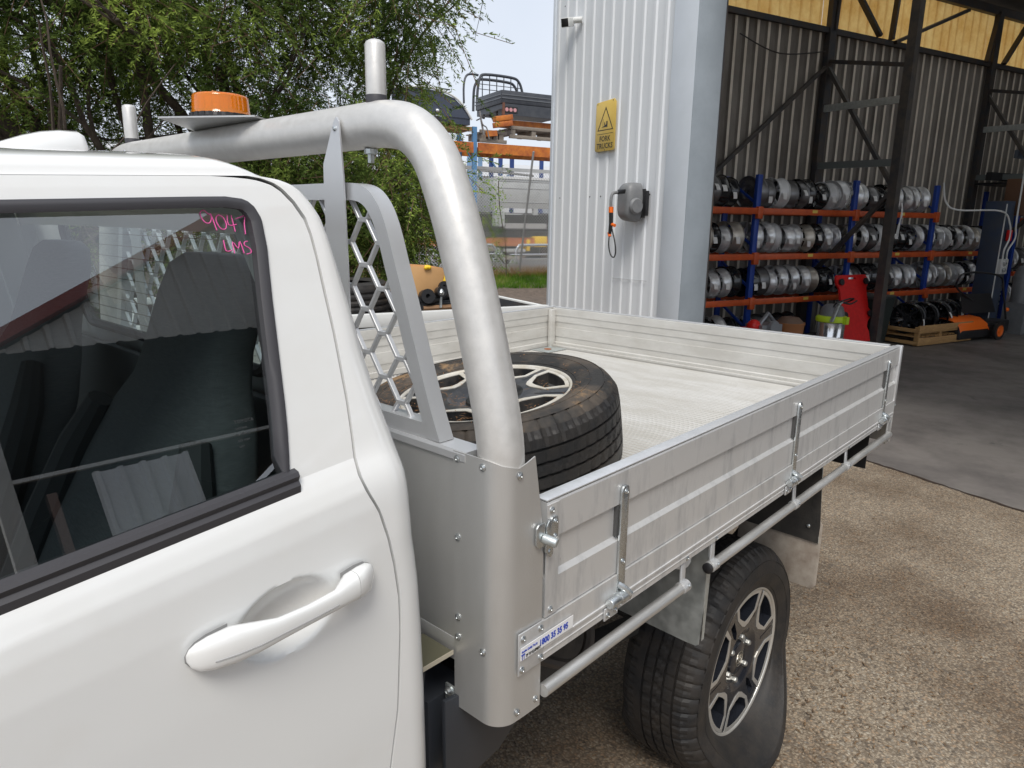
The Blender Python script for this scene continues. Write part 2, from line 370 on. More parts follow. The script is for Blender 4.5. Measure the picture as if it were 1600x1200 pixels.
    def build(s, name, mat, parent=None, smooth=False, bevel=0, label=None, base=None, frame='w', seg=2, recalc=True, angle=35, kind=None):
        b = BASE[parent.name] if parent else (np.array(base, float) if base is not None else np.zeros(3))
        vs = (np.array(s.v) - b)
        me = bpy.data.meshes.new(name); me.from_pydata([tuple(p) for p in vs], [], s.f)
        if recalc:
            bm = bmesh.new(); bm.from_mesh(me); bmesh.ops.remove_doubles(bm, verts=bm.verts, dist=1e-6)
            bmesh.ops.recalc_face_normals(bm, faces=bm.faces)
            if bevel:
                ed = [e for e in bm.edges if len(e.link_faces) == 2 and e.calc_face_angle(0) > rad(30)]
                try: bmesh.ops.bevel(bm, geom=ed, offset=bevel, segments=seg, affect='EDGES', profile=.5, clamp_overlap=True)
                except Exception: pass
            bm.to_mesh(me); bm.free()
        me.materials.append(mat)
        if smooth or bevel:
            me.shade_smooth()
            try: me.set_sharp_from_angle(angle=rad(angle))
            except Exception: pass
        o = newpart(name, me, parent, label)
        if not parent:
            BASE[o.name] = b
            if frame == 'b': o.location = b2w(*b); o.rotation_euler = (0, 0, BANG)
            else: o.location = tuple(b)
        if kind: o['kind'] = kind
        return o
def tag(o, label=None, cat=None, group=None, kind=None):
    if label: o['label'] = label
    if cat: o['category'] = cat
    if group: o['group'] = group
    if kind: o['kind'] = kind
    return o
def text(s, size, o, ex, ey, mat, name, parent, depth=.0006, bold=0., align='LEFT', sx=1.):
    cu = bpy.data.curves.new('t', 'FONT'); cu.body = s; cu.size = size; cu.extrude = depth/2; cu.offset = bold; cu.align_x = align
    cu.resolution_u = 2
    tmp = bpy.data.objects.new('t', cu); COL.objects.link(tmp); dg = bpy.context.evaluated_depsgraph_get(); dg.update()
    me = bpy.data.meshes.new_from_object(tmp.evaluated_get(dg)); bpy.data.objects.remove(tmp)
    ex = Vector(ex).normalized(); ey = Vector(ey); ey = (ey-ex*ey.dot(ex)).normalized(); ez = ex.cross(ey); o = Vector(o)
    b = Vector(BASE[parent.name])
    for v in me.vertices: v.co = o + ex*(v.co.x*sx) + ey*v.co.y + ez*v.co.z - b
    me.materials.clear(); me.materials.append(mat); me.name = name
    return newpart(name, me, parent)
def interp(x, tab):
    if x <= tab[0][0]: return tab[0][1]
    for (a, b), (c, d) in zip(tab, tab[1:]):
        if x <= c: return b + (d-b)*(x-a)/(c-a)
    return tab[-1][1]
def smoothpath(P, k=6):
    P = [Vector(p) for p in P]; o = []
    for i in range(len(P)-1):
        p0 = P[max(i-1, 0)]; p1 = P[i]; p2 = P[i+1]; p3 = P[min(i+2, len(P)-1)]
        for j in range(k):
            t = j/k; o.append(.5*((2*p1)+(p2-p0)*t+(2*p0-5*p1+4*p2-p3)*t*t+(3*p1-p0-3*p2+p3)*t**3))
    o.append(P[-1]); return o
# ================================================================== THE SETTING (ground)
gm = M(); gm.add([(-120, -120, 0), (120, -120, 0), (120, 160, 0), (-120, 160, 0)], [(0, 1, 2, 3)])
tag(gm.build('ground', dirt, None, recalc=False), kind='structure')
def bquad(pts, z): return [b2w(u, v, z) for u, v in pts]
GZ = .052
pm_ = M(); pm_.grid([[b2w(u, v, z) for u, z in ((-30, GZ), (2.7, GZ), (4.385, .006))] for v in (-30, 12.2)]); pm_.grid([[b2w(u, v, .003) for u in (4.385, 30)] for v in (-30, -3.4)])
tag(pm_.build('driveway', aggm, None, recalc=False), kind='structure')
sm = M(); sm.add(bquad([(4.385, -3.4), (24, -3.4), (24, 7.1), (4.385, 7.1)], .008), [(0, 1, 2, 3)])
tag(sm.build('workshop_floor', concrete_in, None, recalc=False), kind='structure')
jt = M(); rj = random.Random(3); pv = None
for i in range(260):
    v = -6+i*.05; c = 4.385+rj.uniform(-.008, .008); wd = rj.uniform(.003, .016)
    if pv: jt.add([b2w(pv[0]-pv[1], pv[2], .012), b2w(pv[0]+pv[1], pv[2], .012), b2w(c+wd, v, .012), b2w(c-wd, v, .012)], [(0, 1, 2, 3)])
    pv = (c, wd, v)
tag(jt.build('slab_joint', mat('joint_dirt', (.045, .03, .022), .9), None, recalc=False), kind='structure')
# bank with soil at the yard edge
def bank_z(v): return interp(v, [(12.2, .0), (13.4, .03), (15.2, .38), (16.2, .42), (40, .45)])
bk = M(); rows = []
for i in range(60):
    v = 12.2+i*.12
    rows.append([b2w(-25+j*.5, v, bank_z(v)+.012+.02*math.sin(j*1.7+i)*(1 if i else 0)) for j in range(130)])
bk.grid(rows); tag(bk.build('soil_bank', soil, None, smooth=True, recalc=False), kind='structure')
yd = M(); yd.add(bquad([(-40, 19.2), (40, 19.2), (40, 60), (-40, 60)], .43), [(0, 1, 2, 3)])
tag(yd.build('yard_ground', dirt, None, recalc=False), kind='structure')
def blades(name, mt, n, u0, u1, v0, v1, h0, h1, seed, zfn, wd=.006, label=None):
    r = np.random.default_rng(seed); u = r.uniform(u0, u1, n); v = r.uniform(v0, v1, n)
    h = r.uniform(h0, h1, n); a = r.uniform(0, 6.283, n); le = r.uniform(0, .6, n)*h; b = r.uniform(0, 6.283, n)
    x = u*BX[0]+v*BY[0]; y = u*BX[1]+v*BY[1]; z = np.array([zfn(q) for q in v])
    dx = np.cos(a)*wd; dy = np.sin(a)*wd; lx = np.cos(b)*le; ly = np.sin(b)*le
    V = np.empty((n, 3, 3)); V[:, 0] = np.c_[x-dx, y-dy, z]; V[:, 1] = np.c_[x+dx, y+dy, z]; V[:, 2] = np.c_[x+lx, y+ly, z+h]
    me = bpy.data.meshes.new(name); me.from_pydata(V.reshape(-1, 3).tolist(), [], np.arange(3*n).reshape(-1, 3).tolist())
    me.materials.append(mt); o = newpart(name, me, None); tag(o, kind='stuff'); return o
blades('grass', grassm, 26000, 3.5, 12, 14.2, 15.5, .05, .16, 1, bank_z)
blades('dry_grass', drym, 12000, 3.5, 13, 15.1, 16.2, .06, .35, 2, bank_z, .005)
lt = M(); rl = random.Random(9)
for i in range(2600):
    x = rl.gauss(1.9, 1.1); y = rl.gauss(-.15, .8)
    if i % 3 == 0: x = rl.gauss(1.7, .35); y = rl.gauss(.0, .2)
    if rl.random() < .3: x = rl.uniform(0, 4.6); y = rl.uniform(-2, 2)
    if w2b(x, y)[0] > 4.3: continue
    a = rl.uniform(0, 6.28); l = rl.uniform(.004, .016); w_ = rl.uniform(.001, .003); z = interp(w2b(x, y)[0], [(2.7, GZ+.004), (4.385, .01)])+rl.uniform(0, .004)
    ca, sa = math.cos(a), math.sin(a)
    lt.add([(x-ca*l, y-sa*l, z), (x-sa*w_, y+ca*w_, z+rl.uniform(0, .004)), (x+ca*l, y+sa*l, z+rl.uniform(0, .003)), (x+sa*w_, y-ca*w_, z)], [(0, 1, 2, 3)])
tag(lt.build('fallen_leaf_litter', mat('dark_litter', (.10, .062, .035), .9, col2=(.22, .14, .075), scale=9), None, recalc=False), kind='stuff')

# ================================================================== THE TRUCK
W = 1.78; H = 0.9-.01; XR = 2.2; TW = W
truck = thing('pickup_truck', 'white cab utility truck with an aluminium drop side tray, its rear tyre flat', 'truck', (1., .89, 0))
SIDE = [(.70, .052), (.80, .038), (.95, .030), (1.1, .027), (1.25, .028), (1.36, .031), (1.41, .035), (1.435, .040), (1.452, .048), (1.465, .056), (1.476, .063),
        (1.60, .1045), (1.70, .138), (1.76, .157), (1.81, .1745), (1.835, .184), (1.848, .190)]
def ys(z): return interp(z, SIDE)
def zs(z, x): return z + interp(z, [(1.15, 0), (1.3, .04), (1.44, .10), (1.48, .10), (1.81, .05), (1.9, .05)])*(x+.43)
XD = [(.70, -.43), (.80, -.385), (.9, -.345), (1.0, -.316), (1.1, -.30), (1.222, -.292), (1.27, -.292), (1.32, -.298), (1.36, -.306), (1.40, -.317), (1.435, -.333), (1.455, -.337),
      (1.50, -.331), (1.55, -.326), (1.64, -.322), (1.74, -.322), (1.77, -.3235), (1.79, -.327), (1.812, -.338), (1.828, -.351), (1.836, -.362), (1.8415, -.378), (1.845, -.398), (1.8475, -.44)]
WR = [(1.476, -.432), (1.55, -.418), (1.70, -.400), (1.775, -.390), (1.795, -.391), (1.808, -.396), (1.816, -.404), (1.8195, -.415), (1.8208, -.43)]
def xd(z): return interp(z, XD)
def xdf(z): return interp(z, [(1.3, -1.42), (1.476, -1.40), (1.848, -1.02)])
def wr(z): return interp(z, WR)
def wf(z): return -1.32+(z-1.476)*.85
def cup(x, z):
    q = ((x+.463)/.066)**2 + ((z-1.318)/.048)**2
    return .025*(1-q)**.8 if q < 1 else 0.
def P(x, z, dy=0.): return (x, ys(z)+dy, zs(z, x))
def arange(a, b, st): n = max(1, round((b-a)/st)); return [a+(b-a)*i/n for i in range(n+1)]
zl = arange(.70, 1.25, .03)[:-1]+arange(1.25, 1.39, .004)[:-1]+arange(1.39, 1.476, .0045)
dm = M(); rows = []
for z in zl:
    x0, x1 = xdf(z), xd(z); n = 170
    rows.append([P(x0+(x1-x0)*i/n, z, cup(x0+(x1-x0)*i/n, z)) for i in range(n+1)] + [(x1+.0015, ys(z)+.004, zs(z, x1)), (x1+.001, ys(z)+.02, zs(z, x1))])
dm.grid(rows)
rows = []
for z in arange(1.476, 1.79, .01)[:-1]+arange(1.79, 1.8208, .0022):
    x0, x1 = wr(z), xd(z); rows.append([P(x0+(x1-x0)*i/8, z) for i in range(9)] + [(x1+.0015, ys(z)+.004, zs(z, x1)), (x1+.001, ys(z)+.02, zs(z, x1))])
dm.grid(rows)
rows = []
for z in arange(1.476, 1.8208, .03):
    x0, x1 = xdf(z), wf(z); rows.append([P(x0+(x1-x0)*i/4, z) for i in range(5)])
dm.grid(rows)
rows = []
for z in arange(1.8208, 1.8475, .0018):
    x0, x1 = xdf(z), xd(z); rows.append([P(x0+(x1-x0)*i/60, z) for i in range(61)] + [(x1+.0015, ys(z)+.004, zs(z, x1)), (x1+.001, ys(z)+.02, zs(z, x1))])
rows.append([P(x, 1.8485, .004) for x in [p[0] for p in rows[-1]]]); rows.append([P(x, 1.848, .02) for x in [p[0] for p in rows[-2]]])
dm.grid(rows)
door = dm.build('door', paint_d, truck, smooth=True, angle=50)
# window seal, belt trim
def winloop(k=0.):
    p = [(wr(z), z) for z in arange(1.476, 1.79, .03)[:-1]+arange(1.79, 1.8208, .003)] + [(-.47, 1.8212), (-.6, 1.8212), (-.8, 1.8212), (-1.02, 1.8212)]
    p += [(wf(z), z) for z in arange(1.80, 1.476, .05) or [1.6]] if False else [(-1.04, 1.80), (-1.15, 1.68), (-1.25, 1.56), (-1.32, 1.476)]
    return p
sl = M(); L1 = [Vector(P(x, z, -.003)) for x, z in winloop()]
def ribbon(m, outer, off, dep, closed=True):
    """outer: list of (x,z) param; off: inward offset; a raised band"""
    n = len(outer); c = Vector((sum(p[0] for p in outer)/n, sum(p[1] for p in outer)/n)); rows = []
    for i in range(n):
        a = Vector(outer[i-1]); b = Vector(outer[(i+1) % n]); t = (b-a).normalized(); nn = Vector((t.y, -t.x)); p = Vector(outer[i])
        if nn.dot(c-p) < 0: nn = -nn
        q1 = p - nn*.002; q2 = p + nn*off*.35; q3 = p + nn*off; 
        rows.append([P(q1.x, q1.y, .004), P(q1.x, q1.y, -dep*.7), P(q2.x, q2.y, -dep), P(q3.x, q3.y, -dep*.2), P(q3.x, q3.y, .012)])
    rows.append(rows[0]); m.grid(rows)
# sides and top of the seal
wl = winloop(); ribbon(sl, wl, .0115, .005)
sl.build('window_seal', trim, door, smooth=True, angle=60)
bt = M(); rows = []
for i in range(40):
    x = -.432+.012-(.90)*i/39; prof = [(-.022, .006), (-.022, -.005), (-.013, -.009), (-.004, -.010), (.001, -.006), (.003, -.0065), (.008, -.009), (.013, -.006), (.015, .004)]
    rows.append([(x, ys(1.476)+b, zs(1.476, x)+a) for a, b in prof])
bt.grid(rows); n_ = len(bt.v); bt.f.append(tuple(range(9)))
bt.build('window_channel', trim, door, smooth=True, angle=40)
# side glass
def gy(z): return .072+(z-1.476)*.3385
gl = M(); gp = [(-.431, 1.468), (-.401, 1.70), (-.391, 1.78), (-.394, 1.803), (-.404, 1.818), (-.43, 1.824), (-1.06, 1.79), (-1.30, 1.38)]
gl.add([(x, gy(z), z) for x, z in gp], [tuple(range(len(gp)))]); sg = gl.build('window_pane', win_glass, door, recalc=False)
# handwriting on the glass
strokes = [[(334, 333), (330, 332), (326, 328), (320, 331), (319, 337), (322, 343), (328, 343), (333, 337), (334, 332), (334, 352)],
           [(345, 333), (340, 336), (338, 343), (341, 350), (347, 350), (351, 344), (350, 336), (345, 333)],
           [(357, 333), (354, 345), (366, 344)], [(363, 333), (360, 353)], [(368, 337), (375, 335), (383, 333), (378, 343), (374, 356)],
           [(338, 364), (336, 377), (345, 376)], [(347, 380), (350, 366), (355, 374), (361, 365), (361, 380)],
           [(373, 365), (368, 366), (366, 370), (372, 374), (372, 379), (364, 381)]]
GX = {}
def gpix(px, py):   # glass-plane coordinates measured for the writing (x, z)
    x = -.404 + (px-385)*.00089 + (py-335)*.00016; z = 1.801 - (py-335)*.00099 - (385-px)*-.00002
    return x, z
for s_ in strokes:
    q = M(); pts = []
    for a, b in s_:
        x, z = gpix(a, b); pts.append((x+.0025, gy(z-.0035)-.0012, z-.0035))
    q.tube(smoothpath(pts, 3), .00065, 5); o = q.build('pen_stroke', pink, sg, smooth=True)
zr = 1.555
for i, (t_, s_) in enumerate((('TOYOTA', .006), ('LAMISAFE', .0035), ('E6  43R-00', .0035), ('AS2  M301', .0035), ('DOT', .0035))):
    zz = zr-i*.007; text(t_, s_, (-.478, gy(zz)-.0012, zz), (1, 0, 0), (0, .3385, 1), mat('etched', (.035, .036, .038), .6), 'etched_mark', sg, .0002)
# inner white line = far side door top trim is visible; handle
hs = [(-.587, .003, .003, 1.3235), (-.584, .009, .010, 1.3235), (-.577, .0135, .016, 1.3235), (-.564, .0165, .022, 1.324), (-.54, .018, .027, 1.3245), (-.515, .0155, .031, 1.325), (-.49, .012, .033, 1.3265), (-.45, .0105, .034, 1.3285),
      (-.41, .011, .033, 1.331), (-.385, .0145, .031, 1.3325), (-.366, .0165, .028, 1.334), (-.352, .016, .022, 1.3345), (-.342, .011, .013, 1.335), (-.338, .003, .004, 1.335)]
def handle(m, secs, n=20):
    rows = []
    for x, hz, d, zc in secs:
        mid = interp(x, [(-.53, 0), (-.50, 1), (-.41, 1), (-.385, 0)])
        th = d*(1-mid)+.013*mid; row = []
        for j in range(n):
            t = 2*math.pi*j/n; c, s = math.cos(t), math.sin(t); c = math.copysign(abs(c)**.75, c); s = math.copysign(abs(s)**.75, s)
            row.append((x, .028-d+th/2*(1-s), zc+hz*1.22*c))
        rows.append(row)
    m.grid(rows, closed=True); m.f.append(tuple(range(n))); m.f.append(tuple((len(rows)-1)*n+j for j in range(n)))
i7 = [s for s in hs]
a = M(); handle(a, i7[:10]+[(-.3755, .0155, .030, 1.3333)]); hd = a.build('handle', paint, door, smooth=True, angle=50)
a = M(); handle(a, [(-.3745, .0155, .030, 1.3333)]+i7[10:]); a.build('handle_cap', paint, door, smooth=True, angle=50)
a = M(); a.tube([(x, .028-d-.0004, zc-hz*.35) for x, hz, d, zc in i7[3:9]], .0006, 5); a.build('handle_crease', mat('crease_grey', (.35, .35, .35), .5), hd)
a = M(); rows = []
for k in range(28):
    t = 2*math.pi*k/28; rows.append([(-.4615+.1255*rr_*math.cos(t)*1.0, .0278, 1.329+(.0205*rr_)*math.sin(t)+.04*(.1255*math.cos(t))) for rr_ in (1.02, 1.0)])
for secs_ in ([(x, hz*1.18+.0004, .0022, zc-.0006) for x, hz, d, zc in hs if x < -.52], [(x, hz*1.18+.0004, .0022, zc-.0006) for x, hz, d, zc in hs if x > -.39]):
    e0 = -1 if secs_[0][0] < -.5 else 1; secs_ = [(secs_[0][0]-.0016,)+secs_[0][1:]]+secs_[1:-1]+[(secs_[-1][0]+.0016,)+secs_[-1][1:]]
    a = M(); loop = [(x, .0268, zc+hz) for x, hz, d, zc in secs_] + [(x, .0268, zc-hz) for x, hz, d, zc in secs_[::-1]]; a.add(loop, [tuple(range(len(loop)))]); a.build('handle_gap_shade', mat('gap_shade_grey', (.28, .28, .28), .6), door, recalc=False)  # grey skirt coloured as the shadow gap round the handle ends
# body shell (sides behind the door, roof, rear)
zz_ = arange(.70, 1.25, .05)[:-1]+arange(1.25, 1.476, .012)[:-1]+arange(1.476, 1.79, .02)[:-1]+arange(1.79, 1.848, .003)
PR = [(ys(z), z, z) for z in zz_] + [(.1935, 1.8505, 0), (.1955, 1.856, 0), (.200, 1.862, 0), (.208, 1.867, 0), (.222, 1.8715, 0), (.25, 1.8755, 0), (.30, 1.880, 0), (.37, 1.8855, 0), (.48, 1.891, 0), (.62, 1.8955, 0), (.76, 1.8985, 0), (.89, 1.8995, 0)]
XRT = [(.70, -.21), (1.2, -.226), (1.35, -.238), (1.48, -.241), (1.53, -.25), (1.67, -.266), (1.80, -.290), (1.85, -.312), (1.875, -.335), (1.90, -.36)]
def xr(z): return interp(z, XRT)
def rc(z): return interp(z, [(1.7, .05), (1.80, .06), (1.87, .10), (1.90, .12)])
full = PR + [(TW-y, z, t) for y, z, t in PR[-2::-1]]
nrm = []
for i in range(len(full)):
    a = full[max(i-1, 0)]; b = full[min(i+1, len(full)-1)]; t = Vector((b[0]-a[0], b[1]-a[1])).normalized(); nrm.append(Vector((t.y, -t.x)))
sh = M(); rows = []; RZ = {}
for i, (y, z, t) in enumerate(full):
    x0 = (xd(z-(.0035 if z > 1.78 else 0))+.0042) if t else -1.36
    rz = min(rc(z), max(.012, xr(z)-x0-.010)) if t else rc(z); RZ[i] = rz
    xe = xr(z)-rz; row = [(x0+(xe-x0)*k/6, y, (zs(z, x0+(xe-x0)*k/6))) for k in range(7)]
    if t: sgn = 1 if y < .9 else -1; row = [(x0, y+sgn*.02, zs(z, x0)), (x0, y+sgn*.003, zs(z, x0))] + row
    else: row = [row[0], row[0]] + row
    for k in range(1, 10):
        a = math.pi/2*k/9; r_ = rz; x = xe+r_*math.sin(a); of = r_*(1-math.cos(a)); row.append((x, y+nrm[i].x*of, zs(z, xe)+nrm[i].y*of))
    rows.append(row)
nside = len(zz_); last = [r[-1] for r in rows]
def roofrow(i):
    y, z, t = full[i]; r0 = rows[i]; xe = r0[8][0]; return [(-1.36, y, zs(z, -1.36))]*3 + [(-1.36+(xe+1.36)*k/6, y, zs(z, -1.36+(xe+1.36)*k/6)) for k in range(1, 7)] + list(r0[9:])
sh.grid(rows[:nside]); sh.grid([roofrow(nside-1)]+rows[nside:len(rows)-nside]+[roofrow(len(rows)-nside)]); sh.grid(rows[len(rows)-nside:])
# rear wall with a window hole
def rrect(y0, y1, z0, z1, r, n=6):
    o = []
    for cx, cz, a0 in ((y1-r, z0+r, -90), (y1-r, z1-r, 0), (y0+r, z1-r, 90), (y0+r, z0+r, 180)):
        for k in range(n+1): a = rad(a0+90*k/n); o.append((cx+r*math.cos(a), cz+r*math.sin(a)))
    return o
outer = [(p[1], p[2]) for p in last]; hole = rrect(.42, TW-.42, 1.53, 1.79, .05)
tr = tessellate_polygon([[Vector((a, b, 0)) for a, b in outer], [Vector((a, b, 0)) for a, b in hole]])
fl = outer+hole; sh.add([(xr(b), a, b) for a, b in fl], [tuple(t) for t in tr])
body = sh.build('body', paint, truck, smooth=True, angle=40)
a = M(); a.tube([(xr(z)+.001, y, z) for y, z in hole], .012, 8, closed=True); a.build('rear_window_seal', trim, body, smooth=True)
a = M(); a.add([(xr(z)-.004, y, z) for y, z in hole], [tuple(range(len(hole)))]); rg = a.build('rear_window_pane', clear_glass, body, recalc=False)
for k in range(9):
    z = 1.56+k*.025; a = M(); a.beam((xr(z)-.006, .47, z), (xr(z)-.006, TW-.47, z), .001, .001); a.build('heater_wire', mat('wire', (.10, .07, .05), .6), rg)
# dark rubber behind the door gap
a = M(); pth = [(xd(z)+.002, ys(z)+.022, zs(z, xd(z))) for z in arange(.70, 1.8475, .02)]+[(x, ys(1.848)+.022, zs(1.849, x)) for x in (-.46, -.6, -.8, -1.0)]
a.tube(pth, .011, 6); a.build('door_rubber', blackp, body)
# other side door and glass (inside view), floor, dash, seats
a = M(); a.grid([[(x, TW-ys(z)-.03*(0), zs(z, x)) for x in (-1.45, -.9, -.34)] for z in arange(.7, 1.476, .1)]); a.build('door', paint, truck, smooth=True)
a = M(); a.grid([[(x, TW-ys(z), zs(z, x)) for x in (-1.0, -.36)] for z in (1.8208, 1.848)]); a.grid([[(x, TW-ys(z), z) for x in (wr(z), -.33)] for z in arange(1.476, 1.8208, .05)]); a.build('door_frame', paint, truck)
a = M(); a.add([(-1.32, TW-.065, 1.46), (-.43, TW-.065, 1.476), (-.40, TW-.18, 1.82), (-1.02, TW-.18, 1.80)], [(0, 1, 2, 3)]); a.build('window_pane', clear_glass, truck, recalc=False)
a = M(); a.box(-1.9, -.27, .08, TW-.08, .72, .76); a.box(-1.95, -1.55, .1, TW-.1, .76, 1.38); a.box(-.285, -.262, .12, TW-.12, .76, 1.50)
a.box(-1.3, -.8, .81, .97, .76, 1.05); a.build('cab_interior', plast, truck, bevel=.02)
a = M(); a.grid([[(x, y, z) for y, z in ((.24, 1.835), (.5, 1.862), (.89, 1.872), (1.28, 1.862), (1.54, 1.835))] for x in (-1.3, -.42)]); a.build('roof_lining', lining, truck, smooth=True)
a = M(); a.beam((-.30, .12, 1.48), (-.37, .21, 1.80), .07, .02, (0, 1, 0)); a.beam((-.30, TW-.12, 1.48), (-.37, TW-.21, 1.80), .07, .02, (0, 1, 0)); a.build('pillar_trim', lining, truck)
def seat(yc):
    root = None; m = M(); rows = []
    secs = [(1.00, .25, .07, -.63), (1.15, .27, .075, -.565), (1.30, .26, .07, -.50), (1.42, .235, .06, -.45), (1.50, .19, .055, -.42), (1.55, .145, .05, -.40), (1.60, .13, .048, -.385), (1.68, .13, .045, -.358), (1.725, .115, .038, -.347), (1.742, .08, .025, -.343)]
    for z, hw, hd_, x in secs:
        row = []
        for j in range(24):
            t = 2*math.pi*j/24; c, s = math.cos(t), math.sin(t); c = math.copysign(abs(c)**.6, c); s = math.copysign(abs(s)**.6, s)
            row.append((x+hd_*s, yc+hw*c, z))
        rows.append(row)
    m.grid(rows, closed=True); m.f.append(tuple((len(rows)-1)*24+j for j in range(24)))
    o = m.build('seat', fabric, truck, smooth=True, angle=60)
    c_ = M(); c_.box(-1.25, -.72, yc-.25, yc+.25, .92, 1.08); c_.build('seat_cushion', fabric, o, bevel=.05, seg=3)
    for sgn in (-1, 1):
        b_ = M(); rr_ = [(x, yc+sgn*(hw-.01), z, hd_) for z, hw, hd_, x in secs[0:5]]
        b_.tube([(p[0]-.055, p[1], p[2]) for p in rr_], [.03, .038, .036, .03, .02], 10); b_.build('bolster', mat('seat_side', (.028, .03, .032), .8), o, smooth=True)
seat(.40); seat(1.16)
# seat belt on the far side
a = M(); a.tube([(-.50, 1.60, 1.72), (-.45, 1.60, 1.6), (-.46, 1.62, 1.2)], .012, 6); a.sphere((-.48, 1.60, 1.70), .025); a.build('seat_belt', trim, truck)
# windscreen, bonnet, front guard (outside the frame)
a = M(); a.add([(-1.36, .20, 1.86), (-1.36, TW-.20, 1.86), (-2.05, TW-.10, 1.30), (-2.05, .10, 1.30)], [(0, 1, 2, 3)]); a.build('windscreen', clear_glass, truck, recalc=False)
a = M(); rows = []
for x, dz in ((-1.45, 0), (-2.05, 0), (-2.5, -.04), (-2.9, -.10), (-3.1, -.22), (-3.15, -.6)):
    rows.append([(x, y, z+(dz if z > .9 else 0)) for y, z in ((.05, .55), (.02, .9), (.04, 1.2), (.12, 1.27), (.5, 1.31), (.89, 1.32), (1.28, 1.31), (1.66, 1.27), (1.74, 1.2), (1.76, .9), (1.73, .55))])
a.grid(rows[1:]); a.grid([[(x, y, z) for y, z in ((.05, .55), (.02, .9), (.06, 1.2), (.07, 1.28))] for x in (-1.425, -2.05)]); a.build('bonnet', paint, truck, smooth=True)
for y in (.06, TW-.06):
    a = M(); a.tube([(-1.42, y+.13*(1 if y < 1 else -1), 1.85), (-2.05, y+.03*(1 if y < 1 else -1), 1.3)], .035, 10); a.build('windscreen_pillar', paint, truck, smooth=True)
# roof fin
a = M(); rows = []
for x, h, hw in ((-.62, .003, .006), (-.55, .012, .02), (-.50, .030, .028), (-.46, .046, .031), (-.43, .055, .031), (-.40, .060, .029), (-.368, .061, .026), (-.360, .056, .024), (-.353, .03, .024), (-.350, -.004, .024)):
    zb = 1.895; rows.append([(x, .89-hw*1.15, zb), (x, .89-hw, zb+h*.5), (x, .89-hw*.55, zb+h*.92), (x, .89, zb+h), (x, .89+hw*.55, zb+h*.92), (x, .89+hw, zb+h*.5), (x, .89+hw*1.15, zb)])
a.grid(rows); a.build('antenna_fin', paint, truck, smooth=True, angle=50)

# ------------------------------------------------------------------ tray
rivn = [0]
def rivets(name, pts, r, axis, parent, mt=zinc, h=.0035):
    first = None
    for p in pts:
        if first is None:
            a = M(); a.lathe([(r*1.15, 0), (r*1.15, h*.3), (r, h*.35), (r*.8, h*.85), (r*.35, h), (r*.25, h*.7), (0, h*.7)], p, axis, 14)
            first = a.build(name, mt, parent, smooth=True, angle=50); p0 = Vector(p)
        else:
            c = first.copy(); COL.objects.link(c); c.location = Vector(p)-p0; BASE[c.name] = BASE[first.name]
ZF = 1.118
a = M(); rows = []; x = -.04; k = 0
prof = []
while x < 2.165:
    prof += [(x, ZF), (x+.012, ZF), (x+.014, ZF+.003), (x+.0185, ZF+.003), (x+.0205, ZF)]; x += .0225
a.grid([[(px, y, pz) for px, pz in prof] for y in (.035, .4, .8, 1.2, W-.035)]); a.build('tray_floor', alu_floor, truck)
a = M(); a.box(-.04, 2.17, .03, W-.03, 1.06, 1.11); a.build('floor_frame', under, truck)
# drop side profile (y, z): outer face at y=0
def dprof(sg=1, y0=0.):
    o = [(0, 1.123), (0, 1.192), (.0075, 1.201), (.0075, 1.266), (0, 1.2685), (0, 1.333), (.0015, 1.3365), (.029, 1.338), (.0305, 1.335), (.0305, 1.298), (.0275, 1.296), (.0275, 1.262), (.0245, 1.261), (.0245, 1.232), (.0275, 1.231), (.0275, 1.180), (.0245, 1.179), (.0245, 1.150), (.0285, 1.146), (.0285, 1.123)]
    return [(y0+sg*y, z) for y, z in o]
def dropside(sg, y0, x0, x1, name='drop_side'):
    pr = dprof(sg, y0); m = M(); n = len(pr); m.add([(x0, y, z) for y, z in pr]+[(x1, y, z) for y, z in pr], [tuple(range(n)), tuple(range(n, 2*n))]+[(i, (i+1) % n, n+(i+1) % n, n+i) for i in range(n)])
    return m
near = dropside(1, 0, .004, 2.188).build('drop_side', alu_side, truck)
a = M(); a.box(.004, 2.188, .0005, .0285, 1.3385, 1.3415); a.build('top_cap', alu_cap, near, bevel=.001)
a = M(); a.box(.002, .034, -.002, .0, 1.123, 1.333); a.box(.034, .037, -.0012, 0, 1.123, 1.333); a.build('end_strip', alu_side, near)
far = dropside(-1, W, .004, 2.188).build('drop_side', alu_in, truck)
a = M(); a.box(.004, 2.188, W-.0285, W-.0005, 1.3385, 1.3415); a.build('top_cap', alu_cap, far, bevel=.001)
# tailgate
m = M(); pr = [(2.2-y, z) for y, z in dprof()]; n = len(pr)
m.add([(x, .034, z) for x, z in pr]+[(x, W-.034, z) for x, z in pr], [tuple(range(n)), tuple(range(n, 2*n))]+[(i, (i+1) % n, n+(i+1) % n, n+i) for i in range(n)])
tg = m.build('tailgate', alu_in, truck)
a = M(); a.box(2.150, 2.169, .04, W-.04, 1.119, 1.135); a.build('tailgate_foot', alu_floor, tg, bevel=.004)
a = M(); a.box(2.172, 2.2, .04, W-.04, 1.3385, 1.3425); a.build('top_cap', alu_cap, tg, bevel=.001)
for yy in (-.004, W-.021):
    a = M(); a.box(2.1895, 2.2125, yy, yy+.025, 1.10, 1.342); a.build('corner_strip', alu_cap, truck, bevel=.002)
a = M(); a.box(2.13, 2.169, W-.055, W-.033, 1.12, 1.33); a.build('rear_corner_post', alu_in, truck, bevel=.002)
a = M(); a.box(1.98, 2.14, W-.16, W-.045, 1.1225, 1.126); pl_ = a.build('lashing_plate', galv, truck, bevel=.001)
